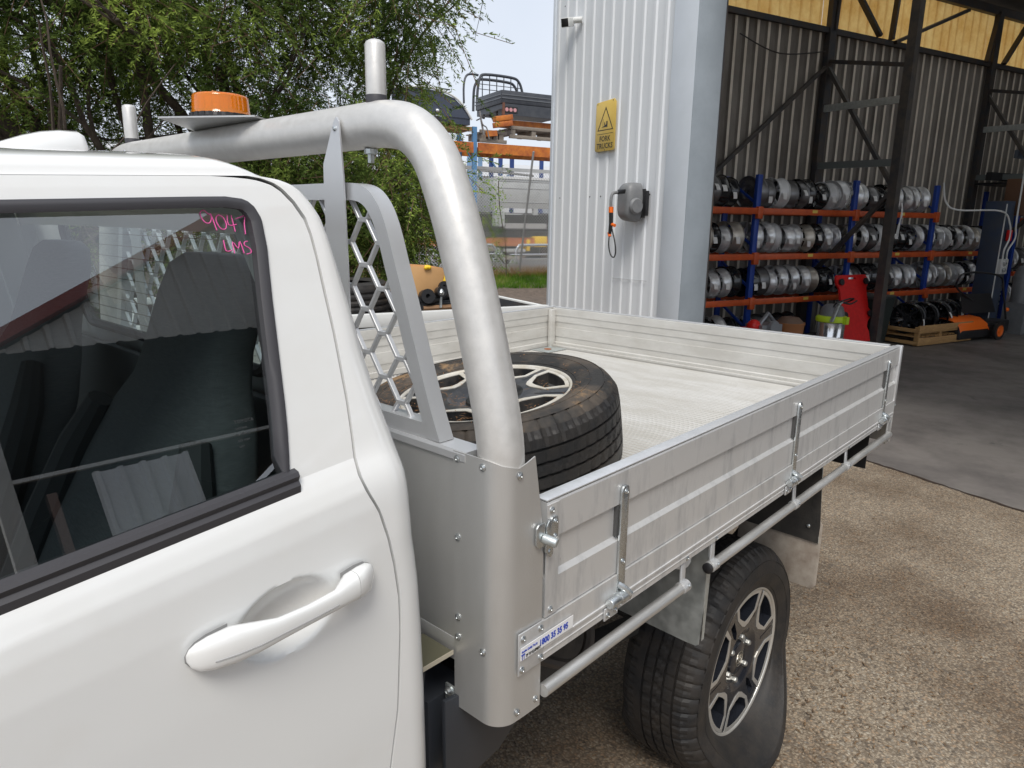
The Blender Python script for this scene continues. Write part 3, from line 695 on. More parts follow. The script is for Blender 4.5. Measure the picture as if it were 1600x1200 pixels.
a = M(); a.lathe([(.02, 0), (.02, .002), (.012, .004), (0, .004)], (2.05, W-.10, 1.126), (0, 0, 1), 16); a.build('lashing_ring', mat('rust', (.28, .10, .04), .8), pl_, smooth=True)
# coaming rail
a = M(); pr = [(.03, 1.1205), (-.004, 1.1205), (-.004, 1.0735), (-.0065, 1.0725), (-.0065, 1.068), (-.004, 1.067), (-.004, 1.0575), (-.0055, 1.057), (-.0055, 1.0555), (-.004, 1.055), (-.004, 1.043), (.03, 1.043)]
n = len(pr); a.add([(-.003, y, z) for y, z in pr]+[(2.192, y, z) for y, z in pr], [tuple(range(n)), tuple(range(n, 2*n))]+[(i, (i+1) % n, n+(i+1) % n, n+i) for i in range(n)])
coam = a.build('side_rail', alu_side, truck)
a = M(); a.box(-.06, 2.192, W-.03, W+.004, 1.043, 1.1205); a.build('side_rail', alu_side, truck)
a = M(); a.box(2.17, 2.2, 0.03, W-.03, 1.043, 1.1165); a.build('rear_rail', alu_side, truck)
a = M(); a.box(-.068, -.0035, -.0052, -.0022, 1.044, 1.1235); jp = a.build('joint_plate', alu_cap, truck, bevel=.0008)
rivets('rivet', [(-.058, -.0052, 1.112), (-.012, -.0052, 1.112), (-.060, -.0052, 1.054), (-.010, -.0052, 1.054)], .0055, (0, -1, 0), jp)
a = M(); a.box(-.066, .078, -.0078, -.0068, 1.0745, 1.0985); stk = a.build('sticker', mat('sticker_white', (.80, .80, .80), .35), coam)
text('1800 35 35 95', .0165, (-.018, -.0082, 1.0805), (1, 0, 0), (0, 0, 1), ink_b, 'lettering', stk, .0004, .0006, sx=.84)
text('TIP TOP EQUIPMENT', .0078, (-.0535, -.0082, 1.0768), (1, 0, 0), (0, 0, 1), ink, 'lettering', stk, .0004, .0002, sx=.54)
text('Another Quality Tray by', .0062, (-.064, -.0082, 1.0885), (1, 0, 0), (0, 0, 1), ink_b, 'lettering', stk, .0004, .0001, sx=.66)
text('TT', .0135, (-.0645, -.0082, 1.0762), (1, 0, 0), (0, 0, 1), ink_b, 'lettering', stk, .0004, .0006, sx=.55)
# corner cover sheet
a = M(); path = [(-.1075, .111), (-.1075, .095), (-.1075, .06), (-.1075, .041)] + [(-.0675-.04*math.cos(t), .041-.04*math.sin(t)) for t in [math.pi/2*k/10 for k in range(1, 11)]] + [(-.06, .0005), (-.05, .0), (-.033, -.0005), (-.0312, -.0005)]
def ctop(x, y):
    if y > .041: return 1.4315
    return interp(x, [(-.1075, 1.4315), (-.095, 1.424), (-.0675, 1.4165), (-.05, 1.4215), (-.031, 1.4285)])
rows = []
nz = 22
for x, y in path: zt = ctop(x, y); rows.append([(x, y, .953+(zt-.953)*k/nz) for k in range(nz+1)])
# tapering right edge
rows2 = []
for k in range(nz+1):
    z = .953+(1.4285-.953)*k/nz; xe = interp(z, [(.953, -.0045), (1.28, -.0045), (1.4285, -.0308)]); rows2.append((xe, -.0008, z))
rows.append(rows2)
a.grid(rows)
def inn_(p):
    x, y, z = p
    if y > .041: return (x+.0022, y, z)
    if x > -.0675: return (x, y+.0022, z)
    d = Vector((x+.0675, y-.041)); k_ = (d.length-.0022)/d.length; return (-.0675+d.x*k_, .041+d.y*k_, z)
covt = M(); covt.grid(rows); covt.grid([[inn_(p) for p in r] for r in rows])
for e in (-1, 0):
    covt.grid([[r[e] for r in rows], [inn_(r[e]) for r in rows]])
cover = covt.build('corner_cover', alu_cov, truck, smooth=True, angle=50)
rivets('rivet', [(-.1075, .101, 1.419), (-.1075, .101, 1.28), (-.1075, .101, 1.131), (-.1075, .101, 1.093), (-.1075, .043, 1.418), (-.1075, .041, 1.090)], .0058, (-1, 0, 0), cover)
rivets('rivet', [(-.067, .0, 1.4045), (-.0165, -.0005, .972), (-.0645, .0, .971)], .0055, (0, -1, 0), cover)
rivets('rivet', [(.0145, -.002, 1.322), (.0165, -.002, 1.135)], .0055, (0, -1, 0), near)
a = M(); a.box(-.1045, -.1015, .10, W-.05, 1.085, 1.4245); hbp = a.build('headboard', alu_cov, truck)
a = M(); a.box(-.1085, -.1015, .1105, W-.05, 1.09, 1.105) if False else a.box(-.1055, -.06, .095, W-.05, 1.04, 1.0845); a.build('headboard_base', alu_cov, hbp, bevel=.002)
a = M(); pr = [(-.1075, 1.415), (-.1085, 1.4165), (-.1085, 1.428), (-.105, 1.4325), (-.062, 1.4325), (-.060, 1.431), (-.060, 1.412)]
n = len(pr); a.add([(x, .083, z) for x, z in pr]+[(x, W-.083, z) for x, z in pr], [tuple(range(n)), tuple(range(n, 2*n))]+[(i, (i+1) % n, n+(i+1) % n, n+i) for i in range(n)])
a.build('top_rail', frame_m, hbp, smooth=True, angle=25)
for q0, q1 in ((.016, .085), (W-.09, W-.004)): a = M(); a.box(-.09, -.045, q0, q1, .96, 1.40 if q0 < 1 else 1.42); a.build('corner_post', alu_cov, truck)
a = M(); a.box(-.1, -.06, .09, W-.09, 1.118, 1.41); a.build('headboard_inner', alu_in, hbp)
# sports bar
half = [(.052, 1.20), (.052, 1.40), (.058, 1.46), (.083, 1.57), (.112, 1.68), (.148, 1.79), (.170, 1.85)]
arc = []
c0 = (.170, 1.85)
pts = [(-.067, y, z) for y, z in half]
ctrl = smoothpath([(-.067, .0405, 1.40), (-.067, .047, 1.47), (-.067, .080, 1.60), (-.067, .124, 1.74), (-.067, .162, 1.838), (-.067, .198, 1.902), (-.067, .250, 1.942), (-.067, .315, 1.956), (-.067, .40, 1.957)], 6)
lp = [Vector((-.067, .0405, 1.15)), Vector((-.067, .0405, 1.30))] + ctrl
pathb = lp + [Vector((-.067, W-p.y, p.z)) for p in lp[::-1]]
a = M(); a.tube(pathb, .0385, 40); bar = a.build('sports_bar', alu_tube, truck, smooth=True, angle=60)
for yy in (.343, W-.343):
    a = M(); a.lathe([(.0, .094), (.010, .0935), (.0150, .0905), (.0172, .086), (.0176, .01), (.0176, .0)], (-.067, yy, 1.9985), (0, 0, 1), 24); a.v = [v for v in a.v]
    pin = a.build('load_pin', alu_tube, bar, smooth=True, angle=60)
    a = M(); a.lathe([(.0182, -.008), (.0182, .006), (.017, .0085)], (-.067, yy, 1.9985-.001), (0, 0, 1), 24); a.build('pin_collar', trim, pin, smooth=True)
    a = M(); a.lathe([(.0, -.008), (.012, -.008), (.012, 0)], (-.067, yy+.02*(1 if yy < 1 else -1), 1.918), (0, 0, 1), 10); a.lathe([(0, 0), (.006, 0), (.006, -.02), (0, -.02)], (-.067, yy+.02*(1 if yy < 1 else -1), 1.915), (0, 0, 1), 6); a.build('pin_nut', galv, bar)
# flat brace from bar to headboard
for sgn, yb in ((1, .4), (-1, W-.4)):
    a = M(); f_ = lambda y: yb + sgn*(y-.4)
    pr = [(.380, 1.35), (.382, 1.70), (.385, 1.87), (.3925, 1.962), (.400, 1.970), (.409, 1.962), (.445, 1.893), (.447, 1.84), (.440, 1.35)]
    a.prism([(f_(y), z) for y, z in pr], (-.1115, 0, 0), (0, 1, 0), (0, 0, 1), (.003, 0, 0)); br = a.build('brace', frame_m, truck)
    a = M(); a.prism([(f_(y), z) for y, z in [(.410, 1.955), (.436, 1.88), (.441, 1.958)]], (-.1085, 0, 0), (0, 1, 0), (0, 0, 1), (.003, 0, 0)); 
    rivets('rivet', [(-.1115, f_(.4045), 1.951)], .004, (-1, 0, 0), br)
# mesh frame
def offp(pts, d):
    o = []
    for i, p in enumerate(pts):
        a_ = Vector(pts[max(i-1, 0)]); b_ = Vector(pts[min(i+1, len(pts)-1)]); t = (b_-a_).normalized(); o.append((p[0]+t.y*d, p[1]-t.x*d))
    return o
co = [(p.x, p.y) for p in smoothpath([Vector((y, z, 0)) for y, z in [(.150, 1.4335), (.1765, 1.495), (.207, 1.58), (.237, 1.666), (.258, 1.722), (.2745, 1.769), (.288, 1.80), (.304, 1.825), (.326, 1.845), (.352, 1.856), (.39, 1.8605), (.45, 1.861), (.7, 1.861), (.89, 1.861)]], 3)]
outerl = co + [(W-y, z) for y, z in co[-2::-1]]
inn = offp(outerl, .029)
inn = [(y, max(z, 1.4335)) for y, z in inn]
a = M(); rows = []
for (yo, zo), (yi, zi) in zip(outerl, inn): rows.append([(-.102, yo, zo), (-.102, yi, zi), (-.070, yi, zi), (-.070, yo, zo)])
a.grid(rows, closed=True)
fr = a.build('mesh_frame', frame_m, truck, smooth=True, angle=30, bevel=0)
a = M(); a.box(-.1012, -.071, .170, W-.170, 1.4332, 1.460); a.build('frame_foot', frame_m, fr)
# hex mesh: nodes joined by short bars
mm = M(); y0m, z0m, py, pz = .363, 1.797, .0485, .0793
def inside(y, z):
    if z < 1.456 or z > 1.838: return False
    yl = interp(z, [(1.4335, .182), (1.495, .207), (1.666, .2665), (1.769, .3035), (1.80, .318), (1.825, .345), (1.84, .40)])
    return yl < y < W-yl
def clipseg(p, q):
    a_, b_ = inside(*p), inside(*q)
    if a_ and b_: return p, q
    if not a_ and not b_: return None
    if not a_: p, q = q, p
    lo, hi = 0., 1.
    for _ in range(12):
        m_ = (lo+hi)/2; r_ = (p[0]+(q[0]-p[0])*m_, p[1]+(q[1]-p[1])*m_)
        if inside(*r_): lo = m_
        else: hi = m_
    hi = min(1, hi+.06); return p, (p[0]+(q[0]-p[0])*hi, p[1]+(q[1]-p[1])*hi)
def segm(p, q, wd=.0068):
    c = clipseg(p, q)
    if c: mm.beam((-.0865, c[0][0], c[0][1]), (-.0865, c[1][0], c[1][1]), .0095, wd, (0, -(c[1][1]-c[0][1]), (c[1][0]-c[0][0])))
for i in range(-4, 26):
    for j in range(-2, 7):
        y = y0m + i*py; z = z0m - j*pz - (pz/2 if i % 2 else 0); nh = .011
        segm((y-nh, z), (y+nh, z), .0092)
        for s_ in (-1, 1): segm((y+nh*.9, z), (y+py-nh*.9, z+s_*pz/2))
tag(mm.build('hexagon_mesh', frame_m, fr, bevel=.0012, seg=1), kind='stuff')
# beacon
a = M(); a.prism([(-.215, .885), (-.045, 1.075), (-.022, 1.03), (-.045, .74), (-.10, .70)], (0, 0, 1.9965), (1, 0, 0), (0, 1, 0), (0, 0, .003)); bp_ = a.build('beacon_plate', alu_cov, truck)
bc = (-.098, .845, 2.0005)
a = M(); a.lathe([(0, 0), (.062, 0), (.064, .004), (.062, .011), (.0, .011)], bc, (0, 0, 1), 40); be = a.build('beacon', amber_b, truck, smooth=True, angle=40)
a = M(); a.lathe([(.0615, .011), (.0605, .013), (.0585, .018), (.057, .045), (.0555, .049), (.050, .051), (0, .052)], bc, (0, 0, 1), 48); a.build('lens', amber, be, smooth=True, angle=50)
a = M()
for k in range(20):
    t = 2*math.pi*k/20; c, s = math.cos(t), math.sin(t); p = Vector(bc)+Vector((c*.047, s*.047, .028)); a.beam(p-Vector((s*.006, -c*.006, 0)), p+Vector((s*.006, -c*.006, 0)), .003, .022)
a.lathe([(.040, .012), (.040, .044), (0, .044)], bc, (0, 0, 1), 20)
a.build('led_ring', mat('led_amber', (.75, .30, .03), .4), be)
a = M()
for k in range(24):
    t = 2*math.pi*k/24; c, s = math.cos(t), math.sin(t); p = Vector(bc)+Vector((c*.0625, s*.0625, .006)); a.beam(p-Vector((s*.004, -c*.004, 0)), p+Vector((s*.004, -c*.004, 0)), .004, .010)
a.build('base_rib', amber_b, be)
a = M(); a.tube([Vector(bc)+Vector((.0, .03, .052)), Vector(bc)+Vector((.004, .026, .060)), Vector(bc)+Vector((.0, .02, .054))], .004, 6); 
a.add([Vector(bc)+Vector(q) for q in ((-.01, .025, .052), (.0, .035, .066), (.008, .02, .058), (.004, .005, .0525))], [(0, 1, 2, 3)])
tag(a.build('fallen_leaf', litter, None, recalc=False), 'curled dry leaf lying on top of the amber beacon', 'leaf')
# straps and hinges
for sx in (.236, 1.136, 2.040):
    a = M(); pr = [(-.0125, 1.085), (-.0125, 1.294), (-.0105, 1.301), (-.006, 1.3055), (0, 1.3065), (.006, 1.3055), (.0105, 1.301), (.0125, 1.294), (.0125, 1.085)]
    a.prism([(sx+x, z) for x, z in pr], (0, -.0015, 0), (1, 0, 0), (0, 0, 1), (0, -.0055, 0)); st = a.build('strap', zinc, truck, bevel=.0012)
    rivets('bolt', [(sx, -.007, 1.294), (sx, -.007, 1.147)], .0048, (0, -1, 0), st, h=.004)
    a = M(); a.lathe([(0, 0), (.0095, 0), (.0105, .0015), (.0105, .062), (.0095, .0635), (0, .0635)], (sx-.052, -.015, 1.077), (1, 0, 0), 20); a.lathe([(.0108, .030), (.0128, .031), (.0128, .060), (.0108, .061)], (sx-.052, -.015, 1.077), (1, 0, 0), 20)
    a.build('hinge', zinc, st, smooth=True, angle=50)
    a = M(); a.tube([(sx-.012+.003, -.0045, 1.10), (sx-.002, -.017, 1.0925), (sx+.006, -.026, 1.081)], .007, 8); a.build('hinge_knuckle', zinc, st, smooth=True)
    a = M(); a.box(sx-.058, sx-.012, -.0095, -.0062, 1.040, 1.066); hb_ = a.build('hinge_bracket', alu_cap, st, bevel=.001)
    rivets('rivet', [(sx-.048, -.0095, 1.050), (sx-.022, -.0095, 1.052)], .0055, (0, -1, 0), hb_)
    a = M(); a.box(sx-.018, sx-.0105, -.0005, .0075, 1.203, 1.266); a.build('strap_slot', mat('slot_dark', (.07, .07, .07), .6), near)
# latch
a = M(); a.prism([(-.030, 1.272), (-.030, 1.302), (-.024, 1.308), (-.008, 1.308), (-.008, 1.265), (-.022, 1.265)], (0, -.003, 0), (1, 0, 0), (0, 0, 1), (0, -.004, 0)); la = a.build('latch', zinc, truck, bevel=.001)
a = M(); a.prism([(-.006, 1.252), (-.006, 1.300), (.000, 1.309), (.008, 1.309), (.012, 1.302), (.012, 1.245), (.006, 1.240)], (0, -.004, 0), (1, 0, 0), (0, 0, 1), (0, -.005, 0)); a.prism([(.010, 1.264), (.010, 1.306), (.014, 1.310), (.026, 1.310), (.030, 1.304), (.030, 1.268), (.024, 1.262)], (0, -.002, 0), (1, 0, 0), (0, 0, 1), (0, -.003, 0)); a.build('latch_plate', zinc, la, bevel=.001)
a = M(); a.lathe([(0, 0), (.0075, 0), (.0085, .002), (.0085, .024), (.007, .026), (0, .026)], (-.012, -.006, 1.281), (.25, -1, -.15), 16); a.build('latch_pin', galv, la, smooth=True, angle=50)
rivets('bolt', [(.021, -.005, 1.301), (.021, -.005, 1.273)], .0045, (0, -1, 0), la)
a = M(); a.lathe([(0, -.001), (.004, -.001), (.004, .002), (0, .002)], (.003, -.009, 1.252), (0, -1, 0), 10); a.build('latch_hole', zinc, la)
# rope rails
for x0, x1 in ((-.003, .505), (.620, 2.170)):
    a = M(); a.tube([(x0, -.006, .984), (x1, -.006, .984)], .0125, 20); rr_ = a.build('rope_rail', alu, truck, smooth=True, angle=50)
    if x0 > .5: a = M(); a.lathe([(0, .002), (.0105, .002), (.0135, 0), (.0135, -.004), (.0128, -.006)], (x0-.001, -.006, .984), (-1, 0, 0), 18); a.build('end_plug', blackp, rr_, smooth=True, angle=40)
    bx_ = (.500,) if x0 < .5 else (.645, 1.170, 1.640)
    for b_ in bx_:
        a = M(); a.beam((b_+.012, .004, 1.05), (b_-.002, -.004, .994), .020, .005, (0, 1, 0)); bk_ = a.build('rail_bracket', alu_cap, rr_, bevel=.001)
        a = M(); a.tube([(b_-.012, -.006, .984), (b_+.014, -.006, .984)], .0145, 18); a.build('rail_clamp', alu_cap, bk_, smooth=True, angle=50)
        rivets('rivet', [(b_+.004, -.0195, .990)], .004, (0, -.95, .3), bk_); rivets('rivet', [(b_+.014, -.0045, 1.050)], .0055, (0, -1, 0), bk_)
a = M(); a.box(2.150, 2.203, -.002, .004, .945, 1.042); a.box(2.198, 2.203, -.004, .10, .945, 1.119); rb = a.build('rear_bracket', alu_cov, truck, bevel=.001)
rivets('rivet', [(2.205, -.004, 1.10), (2.170, -.003, 1.035), (2.170, -.003, .958)], .0045, (0, -1, 0), rb)
a = M(); a.box(2.03, 2.034, .03, .20, .865, 1.04); a.build('rear_panel', blackp, truck)
a = M(); a.box(2.12, 2.19, .01, .04, .86, 1.04) if False else a.box(2.18, 2.196, .10, W-.1, .86, 1.04); a.build('light_bar', mat('brownish', (.09, .05, .045), .6), truck)
# mudguards
a = M(); pr = [(.012, 1.042), (.012, .86), (.018, .748), (.026, .742), (.05, .741), (.34, .75), (.34, 1.042)]
a.prism(pr, (.655, 0, 0), (0, 1, 0), (0, 0, 1), (.0025, 0, 0)); mg = a.build('mudguard', galv, truck)
a = M(); a.add([(.6575, .012, 1.042), (.6575, .012, .76), (.672, .0125, .76), (.682, .0125, 1.042)], [(0, 1, 2, 3)]); a.build('mudguard_flange', galv, mg)
a = M(); a.lathe([(0, 0), (.03, 0), (.03, .012), (.026, .014), (0, .014)], (.628, .075, .985), (-1, -.35, 0), 20); a.lathe([(.006, .014), (.006, .024), (0, .024)], (.628, .075, .985), (-1, -.35, 0), 8); a.build('fuel_filler', white_p, truck, smooth=True, angle=50)
a = M(); a.prism([(.03, 1.042), (.012, .80), (.014, .735), (.34, .74), (.34, 1.042)], (1.50, 0, 0), (0, 1, 0), (0, 0, 1), (.0025, 0, 0)); mr_ = a.build('mudguard', under, truck)
a = M(); a.add([(1.50, .030, 1.042), (1.50, .012, .735), (1.512, .012, .735), (1.512, .030, 1.042)], [(0, 1, 2, 3)]); a.build('mudguard_flange', galv, mr_)
a = M(); a.prism([(.006, .80), (.006, .575), (.02, .56), (.30, .56), (.30, .82), (.02, .82)], (1.506, 0, 0), (0, 1, 0), (0, 0, 1), (.006, 0, 0)); a.build('mud_flap', mat('muddy_flap', (.46, .41, .35), .75, col2=(.26, .21, .17), scale=10), mr_, bevel=.001)
rivets('bolt', [(1.499, .05, .79), (1.499, .25, .79)], .006, (-1, 0, 0), mr_)
# under body
a = M()
for y in (.40, W-.46): a.box(-1.6, 2.15, y, y+.07, .80, .97)
for x in (.1, .8, 1.4, 2.0): a.box(x, x+.05, .05, W-.05, .985, 1.04)
a.tube([(1.21, .30, .40), (1.21, W-.30, .40)], .05, 12); a.sphere((1.21, .85, .40), .16)
a.box(-.15, .55, .30, .62, .60, .82); a.tube([(-1.2, .75, .62), (.9, .75, .62), (1.3, .6, .72), (2.1, .55, .62)], .03, 8)
for y in (.34, W-.34): a.beam((.6, y, .62), (1.25, y, .50), .06, .03); a.beam((1.25, y, .50), (1.95, y, .68), .06, .03)
a.build('chassis', under, truck)
a = M(); a.tube(smoothpath([(.02, .22, .93), (.12, .20, .92), (.20, .16, .865), (.27, .12, .84), (.33, .13, .87), (.37, .18, .95)]), .013, 8); a.tube([(-.02, .20, .925), (.10, .20, .92)], .016, 8); a.build('fuel_hose', mat('hose', (.06, .05, .042), .7), truck, smooth=True)
a = M(); a.box(-.235, -.112, .11, .19, 1.058, 1.062); a.build('mount_plate', mat('mount_plate_top', (.10, .095, .06), .5), truck)
a = M(); a.box(-.236, -.1122, .1085, .1098, 1.057, 1.0655); a.build('mount_edge', mat('mount_edge', (.45, .41, .32), .5), truck)
a = M(); a.prism([(.14, 1.055), (.30, 1.055), (.42, .55), (.20, .60)], (-.15, 0, 0), (0, 1, 0), (0, 0, 1), (.004, 0, 0)); a.box(-.145, -.05, .14, .6, .70, .96); a.prism([(-.14, .98), (.05, .955), (.09, .86), (.0, .80), (-.14, .78)], (0, .10, 0), (1, 0, 0), (0, 0, 1), (0, .01, 0)); a.build('tray_mount', mat('mount_black', (.030, .034, .042), .4), truck, bevel=.001)
a = M(); a.box(-.108, -.104, .112, .135, .885, .985); mb = a.build('mount_tab', galv, truck); rivets('bolt', [(-.108, .122, .90), (-.108, .124, .975)], .008, (-1, 0, 0), mb, h=.008)
# ================================================================== WHEELS
def xfm(m, mtx):
    m.v = [tuple(mtx @ Vector(p)) for p in m.v]; return m
def axes(c, n, upv):
    n = Vector(n).normalized(); u = Vector(upv); u = (u-n*u.dot(n)).normalized(); r = u.cross(n)
    return Matrix(((r.x, u.x, n.x, c[0]), (r.y, u.y, n.y, c[1]), (r.z, u.z, n.z, c[2]), (0, 0, 0, 1)))
def tyre_mesh(R, deform=None, seed=1):
    k = R-.36; RB = .2445
    side = [(.226, -.003), (.232, .002), (.240, .0035), (.2405, .0055), (.247, .009), (.262, .015), (.280, .019), (.2805, .0205), (.284, .0205), (.2845, .019), (.300, .019), (.318, .015), (.3185, .017), (.322, .0155), (.3225, .0125), (.336, .004), (.344, -.006), (.350, -.016)]
    side = [(RB+(R-.0005-RB)*(r-.226)/.1335, h) for r, h in side]
    tread = []; hh = [-.024, -.048, -.0485, -.0555, -.056, -.084, -.0845, -.0915, -.092, -.105, -.118, -.1185, -.1255, -.126, -.152, -.1525, -.1595, -.160, -.184, -.206]
    gro = {2: 1, 3: 1, 6: 1, 7: 1, 11: 1, 12: 1, 15: 1, 16: 1}
    for i, h in enumerate(hh):
        r = .3595+k - ((h+.115)/.1)**4*.006; tread.append((r-(.008 if i in gro else 0), h))
    prof = side + tread + [(r, -.23-h) for r, h in side[::-1]]
    ns, ntr = len(side), len(tread); N = 288; rr = random.Random(seed)
    jit = [rr.uniform(.8, 1.2) for _ in range(N)]
    m = M()
    def rmod(i, kk):
        if ns-4 <= kk < ns+1 or ns+ntr-1 <= kk < ns+ntr+3: return -.0075*jit[i] if i % 6 == 0 else (-.003 if (i % 6 == 3 and kk >= ns-1) else 0)
        if ns+4 < kk < ns+ntr-4 and (kk-ns) not in gro: return -.004 if (i+kk) % 5 == 0 else 0
        return 0
    for i in range(N):
        t = 2*math.pi*i/N
        for kk, (r, h) in enumerate(prof):
            r2 = r+rmod(i, kk); m.v.append((r2*math.cos(t), r2*math.sin(t), h))
    K = len(prof)
    for i in range(N):
        j = (i+1) % N
        for kk in range(K-1): m.f.append((i*K+kk, j*K+kk, j*K+kk+1, i*K+kk+1))
    return m
def poly_ring(c, ang, pts):
    ca, sa = math.cos(ang), math.sin(ang); return [(x*ca-y*sa, x*sa+y*ca) for x, y in pts]
def dish(r): return interp(r, [(.0, -.030), (.05, -.030), (.075, -.024), (.10, -.010), (.17, -.007), (.225, -.005)])
def alloy(parent, mtx, black, silver, barrel, spare=False):
    mtx = mtx @ Matrix.Diagonal((1.081, 1.081, 1., 1.))
    def fn(x, y, h): return mtx @ Vector((x, y, dish(math.hypot(x, y))+h))
    R = .2285; wins = [88, 36, -27, 268, 216, 153]
    def win(ang, g):
        a0 = rad(ang); hw = rad(23.2)-g/.19; ro = .2205-g*.8; ri = .116+g*1.3
        P_ = []
        n = 8
        for k in range(n+1): t = a0-hw+2*hw*k/n; P_.append((ro*math.cos(t), ro*math.sin(t)))
        for (rr_, aa) in ((.172, hw*1.0), (ri+.012, hw*.55), (ri, hw*.18), (ri+.004, -hw*.30), (.158, -hw*1.02)): 
            t = a0+aa; P_.append((rr_*math.cos(t), rr_*math.sin(t)))
        return P_
    outer = [(R*.985*math.cos(rad(k*3)), R*.985*math.sin(rad(k*3))) for k in range(120)]
    wl_ = [win(a_, 0) for a_ in wins]
    gaps = []
    for a_, b_ in ((88, 153), (-27, -92)):
        c = rad((a_+b_)/2); gaps.append([(r*math.cos(c+d), r*math.sin(c+d)) for r, d in ((.104, 0), (.128, -.085), (.185, -.07), (.185, .07), (.128, .085))])
    hubh = [(.1*math.cos(rad(k*7.5)), .1*math.sin(rad(k*7.5))) for k in range(48)]
    m = M(); m.plate([outer]+wl_+gaps+[hubh], fn, .030); rim = m.build('rim', black, parent, smooth=True, angle=20)
    m = M(); m.lathe([(.1005, -.0099), (.094, -.0125), (.084, -.020), (.074, -.0255), (.052, -.029), (.05, -.05)], (0, 0, 0), (0, 0, 1), 64, rmod=lambda i, k: 0); xfm(m, mtx); m.build('hub_face', black, rim, smooth=True, angle=60)
    for a_ in wins:
        m = M(); o_ = win(a_, -.0005); i_ = win(a_, .0125)
        m.plate([o_, i_], lambda x, y, h: fn(x, y, h+.0022), .004); m.build('machined_face', silver, rim)
        m = M(); i2 = win(a_, .0128); n = len(i2)
        m.add([fn(x, y, .0) for x, y in i2]+[fn(x*.985, y*.985, -.045) for x, y in i2], [(k, (k+1) % n, n+(k+1) % n, n+k) for k in range(n)]); m.build('pocket', black, rim)
    for a_ in (62, 242, 4, 184):
        t = rad(a_); m = M(); m.add([fn(r*math.cos(t+d), r*math.sin(t+d), .0012) for r, d in ((.135, -.03), (.216, -.045), (.216, .045), (.135, .03))], [(0, 1, 2, 3)]); m.build('spoke_slot', black, rim, recalc=False)
    m = M(); m.lathe([(.2215, -.006), (.222, -.002), (.2255, .0005), (.229, .0015), (.2305, -.001), (.229, -.004), (.222, -.006)], (0, 0, 0), (0, 0, 1), 96); xfm(m, mtx); m.build('rim_lip', silver, rim, smooth=True, angle=50)
    m = M(); m.lathe([(.222, -.004), (.213, -.02), (.205, -.05), (.195, -.12), (.205, -.19), (.222, -.225)], (0, 0, 0), (0, 0, 1), 64); xfm(m, mtx); m.build('barrel', barrel, rim, smooth=True)
    if not spare:
        m = M(); m.lathe([(.16, -.10), (.16, -.105), (0, -.105)], (0, 0, 0), (0, 0, 1), 40); m.lathe([(.07, -.03), (.07, -.10)], (0, 0, 0), (0, 0, 1), 24); xfm(m, mtx); m.build('brake_drum', under, rim, smooth=True, angle=40)
    m = M(); m.lathe([(.054, -.034), (.052, -.022), (.046, -.018), (.0, -.017)], (0, 0, 0), (0, 0, 1), 40); xfm(m, mtx); cap = m.build('centre_cap', black, rim, smooth=True, angle=40)
    def ell(a_, b_, cx=0, cy=0, r=.0011):
        q = M(); q.tube([(cx+a_*math.cos(rad(k*12)), cy+b_*math.sin(rad(k*12)), -.0162) for k in range(30)], r, 5, closed=True); xfm(q, mtx); q.build('emblem', emblem, cap, smooth=True)
    if not spare: ell(.0235, .0235, r=.0008); ell(.020, .0135); ell(.0065, .0130); ell(.0125, .0052, 0, .0062)
    for k in range(0 if spare else 6):
        t = rad(k*60+20); c = (.0695*math.cos(t), .0695*math.sin(t))
        q = M(); q.lathe([(0, -.010), (.005, -.011), (.0085, -.014), (.0095, -.017), (.0095, -.034)], (c[0], c[1], 0), (0, 0, 1), 6); xfm(q, mtx); q.build('wheel_nut', nut_m, rim, smooth=True, angle=40)
    return rim
# rear wheel on the truck, tyre flat
WC = (1.190, .105, .392)
mt_ = axes(WC, (0, -1, 0), (0, 0, 1))
def split_tread(m, hmin=-.226, hmax=-.004, inv=None):
    """separate the tread faces from the side walls"""
    A, B = M(), M(); A.v = list(m.v); B.v = list(m.v)
    for f in m.f:
        hs_ = [m.h[i] for i in f]
        (B if min(hs_) > hmin and max(hs_) < hmax else A).f.append(f)
    return A, B
tm = tyre_mesh(.385); tm.h = [p[2] for p in tm.v]
nv = []
for x, y, h in tm.v:
    p = mt_ @ Vector((x, y, h)); r = math.hypot(x, y)
    sgn = 1 if h > -.115 else -1; mid = min(1, abs(h+.115)/.13); low = max(0, (.31-p.z)/.25)
    if low > 0 and r > .249:
        q = (r-.249)/.136; wgt = math.sin(math.pi*min(1, q*.95)**.8)
        h2 = h + sgn*(.105*low**1.25*wgt + .03*low**2*q)*mid
        p = mt_ @ Vector((x, y, h2))
    p.z = max(p.z, GZ+.005)
    nv.append(tuple(p))
tm.v = nv
ta, tb_ = split_tread(tm)
tyre = ta.build('tyre', rubber, truck, smooth=True, angle=40, recalc=False, label='flat tyre bulging at the bottom')
tb_.build('tread', rubber, tyre, smooth=True, angle=10, recalc=False)
alloy(truck, mt_, alloy_k, alloy_s, blackp)
for (cx, cy, nn) in ((1.214, W-.115, (0, 1, 0)), (-2.2, .13, (0, -1, 0)), (-2.2, W-.13, (0, 1, 0))):
    mx_ = axes((cx, cy, .378), nn, (0, 0, 1))
    m = M(); m.lathe([(.228, 0), (.25, .012), (.30, .02), (.345, .0), (.372, -.02), (.378, -.05), (.378, -.19), (.345, -.23), (.25, -.24), (.228, -.23)], (0, 0, 0), (0, 0, 1), 48); xfm(m, mx_); o = m.build('tyre', rubber, truck, smooth=True)
    m = M(); m.lathe([(.229, 0), (.21, -.02), (.07, -.03), (.05, -.02), (0, -.02)], (0, 0, 0), (0, 0, 1), 32); xfm(m, mx_); m.build('rim', alloy_s, o, smooth=True)
